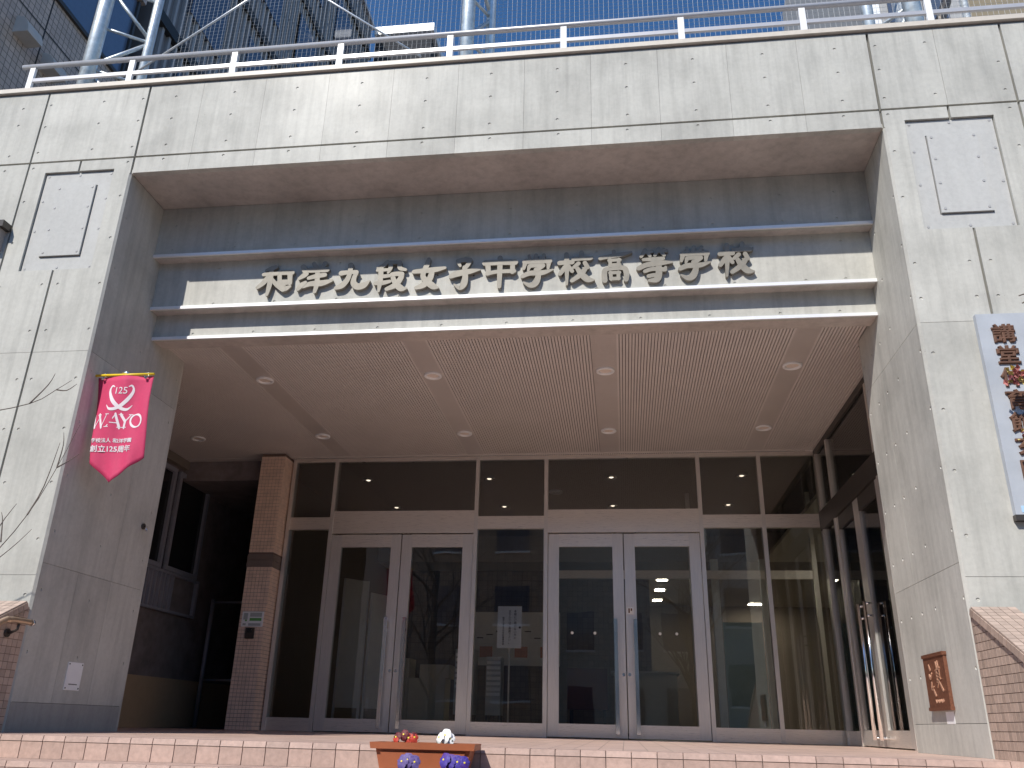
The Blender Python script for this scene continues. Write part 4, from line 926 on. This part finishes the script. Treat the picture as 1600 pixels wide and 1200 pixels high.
# ------------------------------------------------------------------ bare trees by the stairs
def grow(mb, p, d, r, L, depth, rr):
    pts = [p]; q = p; dd = d.normalized()
    n = 4
    for k in range(n):
        dd = (dd+Vector((rr.uniform(-.16, .16), rr.uniform(-.16, .16), rr.uniform(-.04, .14)))).normalized(); q = q+dd*L/n; pts.append(q)
    mb.tube(pts, [r*(1-.55*k/n) for k in range(n+1)], 6 if r < .02 else 9, cap=False)
    if depth == 0: return
    for k in range(rr.randint(2, 3)):
        b = pts[rr.randint(2, n)]; a = rr.uniform(0, 6.28)
        nd_ = (dd+Vector((math.cos(a), math.sin(a), rr.uniform(.0, .5)))*rr.uniform(.5, .9)).normalized()
        grow(mb, b, nd_, r*.45, L*rr.uniform(.6, .8), depth-1, rr)
T1 = thing('bare_tree', (-2.1, -1.6, -1.5), 'bare thin tree with fine twigs beside the stairs in front of the pillar', 'tree', 'bare trees')
rr = random.Random(11); tk = MB().tube([(-2.1, -1.6, -1.5), (-2.05, -1.55, -.6), (-1.9, -1.45, .3), (-1.8, -1.4, 1.6), (-1.85, -1.4, 3.0)], [.06, .05, .042, .03, .018], 10); tk.build('trunk', BARK, T1)
br = MB()
for pts in ([(-1.9, -1.45, .3), (-.9, -1.25, .5), (-.2, -1.0, .75), (.12, -.75, 1.05), (.30, -.66, 1.40), (.41, -.62, 1.75), (.50, -.60, 2.08)], [(.30, -.66, 1.40), (.33, -.60, 1.62), (.36, -.58, 1.95)], [(.41, -.62, 1.75), (.405, -.60, 1.92), (.385, -.6, 2.02)], [(.41, -.62, 1.75), (.47, -.6, 1.80), (.53, -.58, 1.86)],
            [(-1.8, -1.4, 1.6), (-.9, -1.1, 1.9), (-.2, -.9, 2.05), (.12, -.68, 2.22), (.26, -.62, 2.35), (.35, -.6, 2.43)], [(.12, -.68, 2.22), (.20, -.64, 2.38), (.22, -.62, 2.48)], [(.26, -.62, 2.35), (.33, -.6, 2.35), (.40, -.6, 2.40)],
            [(-.2, -1.0, .75), (.1, -.8, .95), (.26, -.7, 1.15), (.36, -.66, 1.3)], [(.12, -.75, 1.05), (.14, -.7, 1.3), (.20, -.66, 1.48)], [(.20, -.72, 1.2), (.14, -.68, 1.36), (.10, -.66, 1.42)], [(-1.8, -1.4, 1.9), (-1.3, -1.0, 2.6), (-1.1, -.7, 3.0)]):
    br.tube(catmull(pts, 3), [.0055*(1-.72*k/(len(catmull(pts, 3))-1)) for k in range(len(catmull(pts, 3)))], 6, cap=False)
for k in range(9): grow(br, Vector((-1.82+rr.uniform(-.03, .03), -1.41, 1.3+.2*k)), Vector((rr.uniform(-.9, .45), rr.uniform(-.6, .9), .7)), .014, .75, 2, rr)
br.build('crown', BARK, T1)
T2 = thing('bare_tree', (9.2, -2.2, -1.5), 'bare tree with a budding twig reaching over the stone signboard', 'tree', 'bare trees')
tk = MB().tube([(9.2, -2.2, -1.5), (9.15, -2.1, .2), (9.0, -1.9, 1.8), (8.9, -1.8, 3.6)], [.08, .07, .055, .03], 10); tk.build('trunk', BARK, T2)
br = MB(); rr = random.Random(4)
for pts in ([(9.0, -1.9, 1.9), (8.3, -1.1, 2.35), (7.7, -.5, 2.47), (7.12, -.22, 2.43)], [(9.0, -1.9, 1.7), (8.2, -1.0, 2.0), (7.6, -.5, 2.02), (7.09, -.22, 1.98)], [(8.95, -1.85, 2.4), (8.2, -1.2, 2.9), (7.5, -.5, 3.02), (7.23, -.22, 3.04)], [(7.5, -.5, 3.02), (7.34, -.3, 3.0), (7.24, -.22, 2.98)]):
    c_ = catmull(pts, 4); br.tube(c_, [.016*(1-.75*k/(len(c_)-1)) for k in range(len(c_))], 6, cap=False)
for k in range(8): grow(br, Vector((8.95, -1.85, 1.6+.22*k)), Vector((rr.uniform(.0, .8), rr.uniform(-.8, .4), .7)), .018, .9, 2, rr)
br.build('crown', BARK, T2)
BUD = plain('bud_pink', (.42, .16, .15), .6, var=.3, sc=80); BUY = plain('bud_yellow', (.55, .45, .16), .6, var=.3, sc=80); BUM = plain('bud_maroon', (.16, .05, .06), .6)
for (x, z, n, s) in ((7.105, 2.425, 16, .055), (7.075, 1.98, 6, .03)):
    for k, mt in enumerate((BUD, BUY, BUM)):
        m_ = MB()
        for i in range(n//(1 if k < 2 else 2)):
            c0 = Vector((x+rr.gauss(0, s*.5), -.21+rr.gauss(0, .02), z+rr.gauss(0, s*.6)+(.03 if k == 2 else 0))); d = Vector((rr.uniform(-1, 1), rr.uniform(-1, .3), rr.uniform(-1, 1))).normalized(); a = d.cross(Vector((rr.random(), 1, rr.random()))).normalized()*s*.32; h = d.cross(a).normalized()*.006
            m_.add([c0, c0+d*s*.5+a+h, c0+d*s, c0+d*s*.5-a+h, c0+d*s*.5-h*2], [(0, 1, 4), (1, 2, 4), (2, 3, 4), (3, 0, 4)])
        m_.build('leaf_bud', mt, T2, kind='stuff')
# ------------------------------------------------------------------ across the street (seen mirrored in the glass)
def block(name, x0, x1, y, h, m1, label, nx, nz, glass, z0=1.0, bay=None):
    b = thing(name, ((x0+x1)/2, y, -1.5), label, 'building', 'houses across the street')
    MB().box(x0, x1, y-8, y, -1.5, h).build('wall', m1, b); MB().box(x0-.1, x1+.1, y-8.1, y+.12, h, h+.25).build('parapet', GW, b)
    w_ = (x1-x0)/nx
    for j in range(nz):
        for i in range(nx):
            a = x0+i*w_+w_*.22; c = x0+(i+1)*w_-w_*.22; zz = z0+j*2.9
            wd_ = MB().box(a, c, y-.05, y+.03, zz, zz+1.5).build('window', glass, b); MB().box(a-.05, c+.05, y-.02, y+.07, zz-.08, zz-.001).build('sill', WHITE, wd_)
    return b
BRT = tilemat('street_brick', (.36, .25, .18), (.08, .06, .05), .35, hgap=.06)
block('brick_block', -14, 1.2, -19, 13, BRT, 'brown tiled block across the street', 6, 4, DK2)
block('low_block', 1.6, 7.6, -21, 7.5, plain('street_cream', (.45, .43, .38), .7), 'low cream block across the street', 3, 2, DK2, .2)
block('grey_block', 7.9, 22, -19.5, 9, plain('street_grey', (.38, .37, .36), .7), 'grey block across the street', 6, 3, DK2)
for n_, (x, y, h, sd) in enumerate(((-1.5, -11, 7.5, 3), (6.5, -12.5, 6.5, 9))):
    t_ = thing('street_tree', (x, y, -1.5), ['tall bare street tree before the brown block', 'bare street tree before the low cream block'][n_], 'tree', 'street trees')
    rr = random.Random(sd); MB().tube([(x, y, -1.5), (x+.1, y, .5), (x, y+.1, h*.35), (x+.1, y, h*.62)], [.16, .14, .11, .06], 10).build('trunk', BARK, t_)
    c_ = MB()
    for k in range(12): grow(c_, Vector((x+.05, y, .8+k*h*.05)), Vector((rr.uniform(-1, 1), rr.uniform(-1, 1), .8)), .05, 1.7, 3, rr)
    c_.build('crown', BARK, t_)
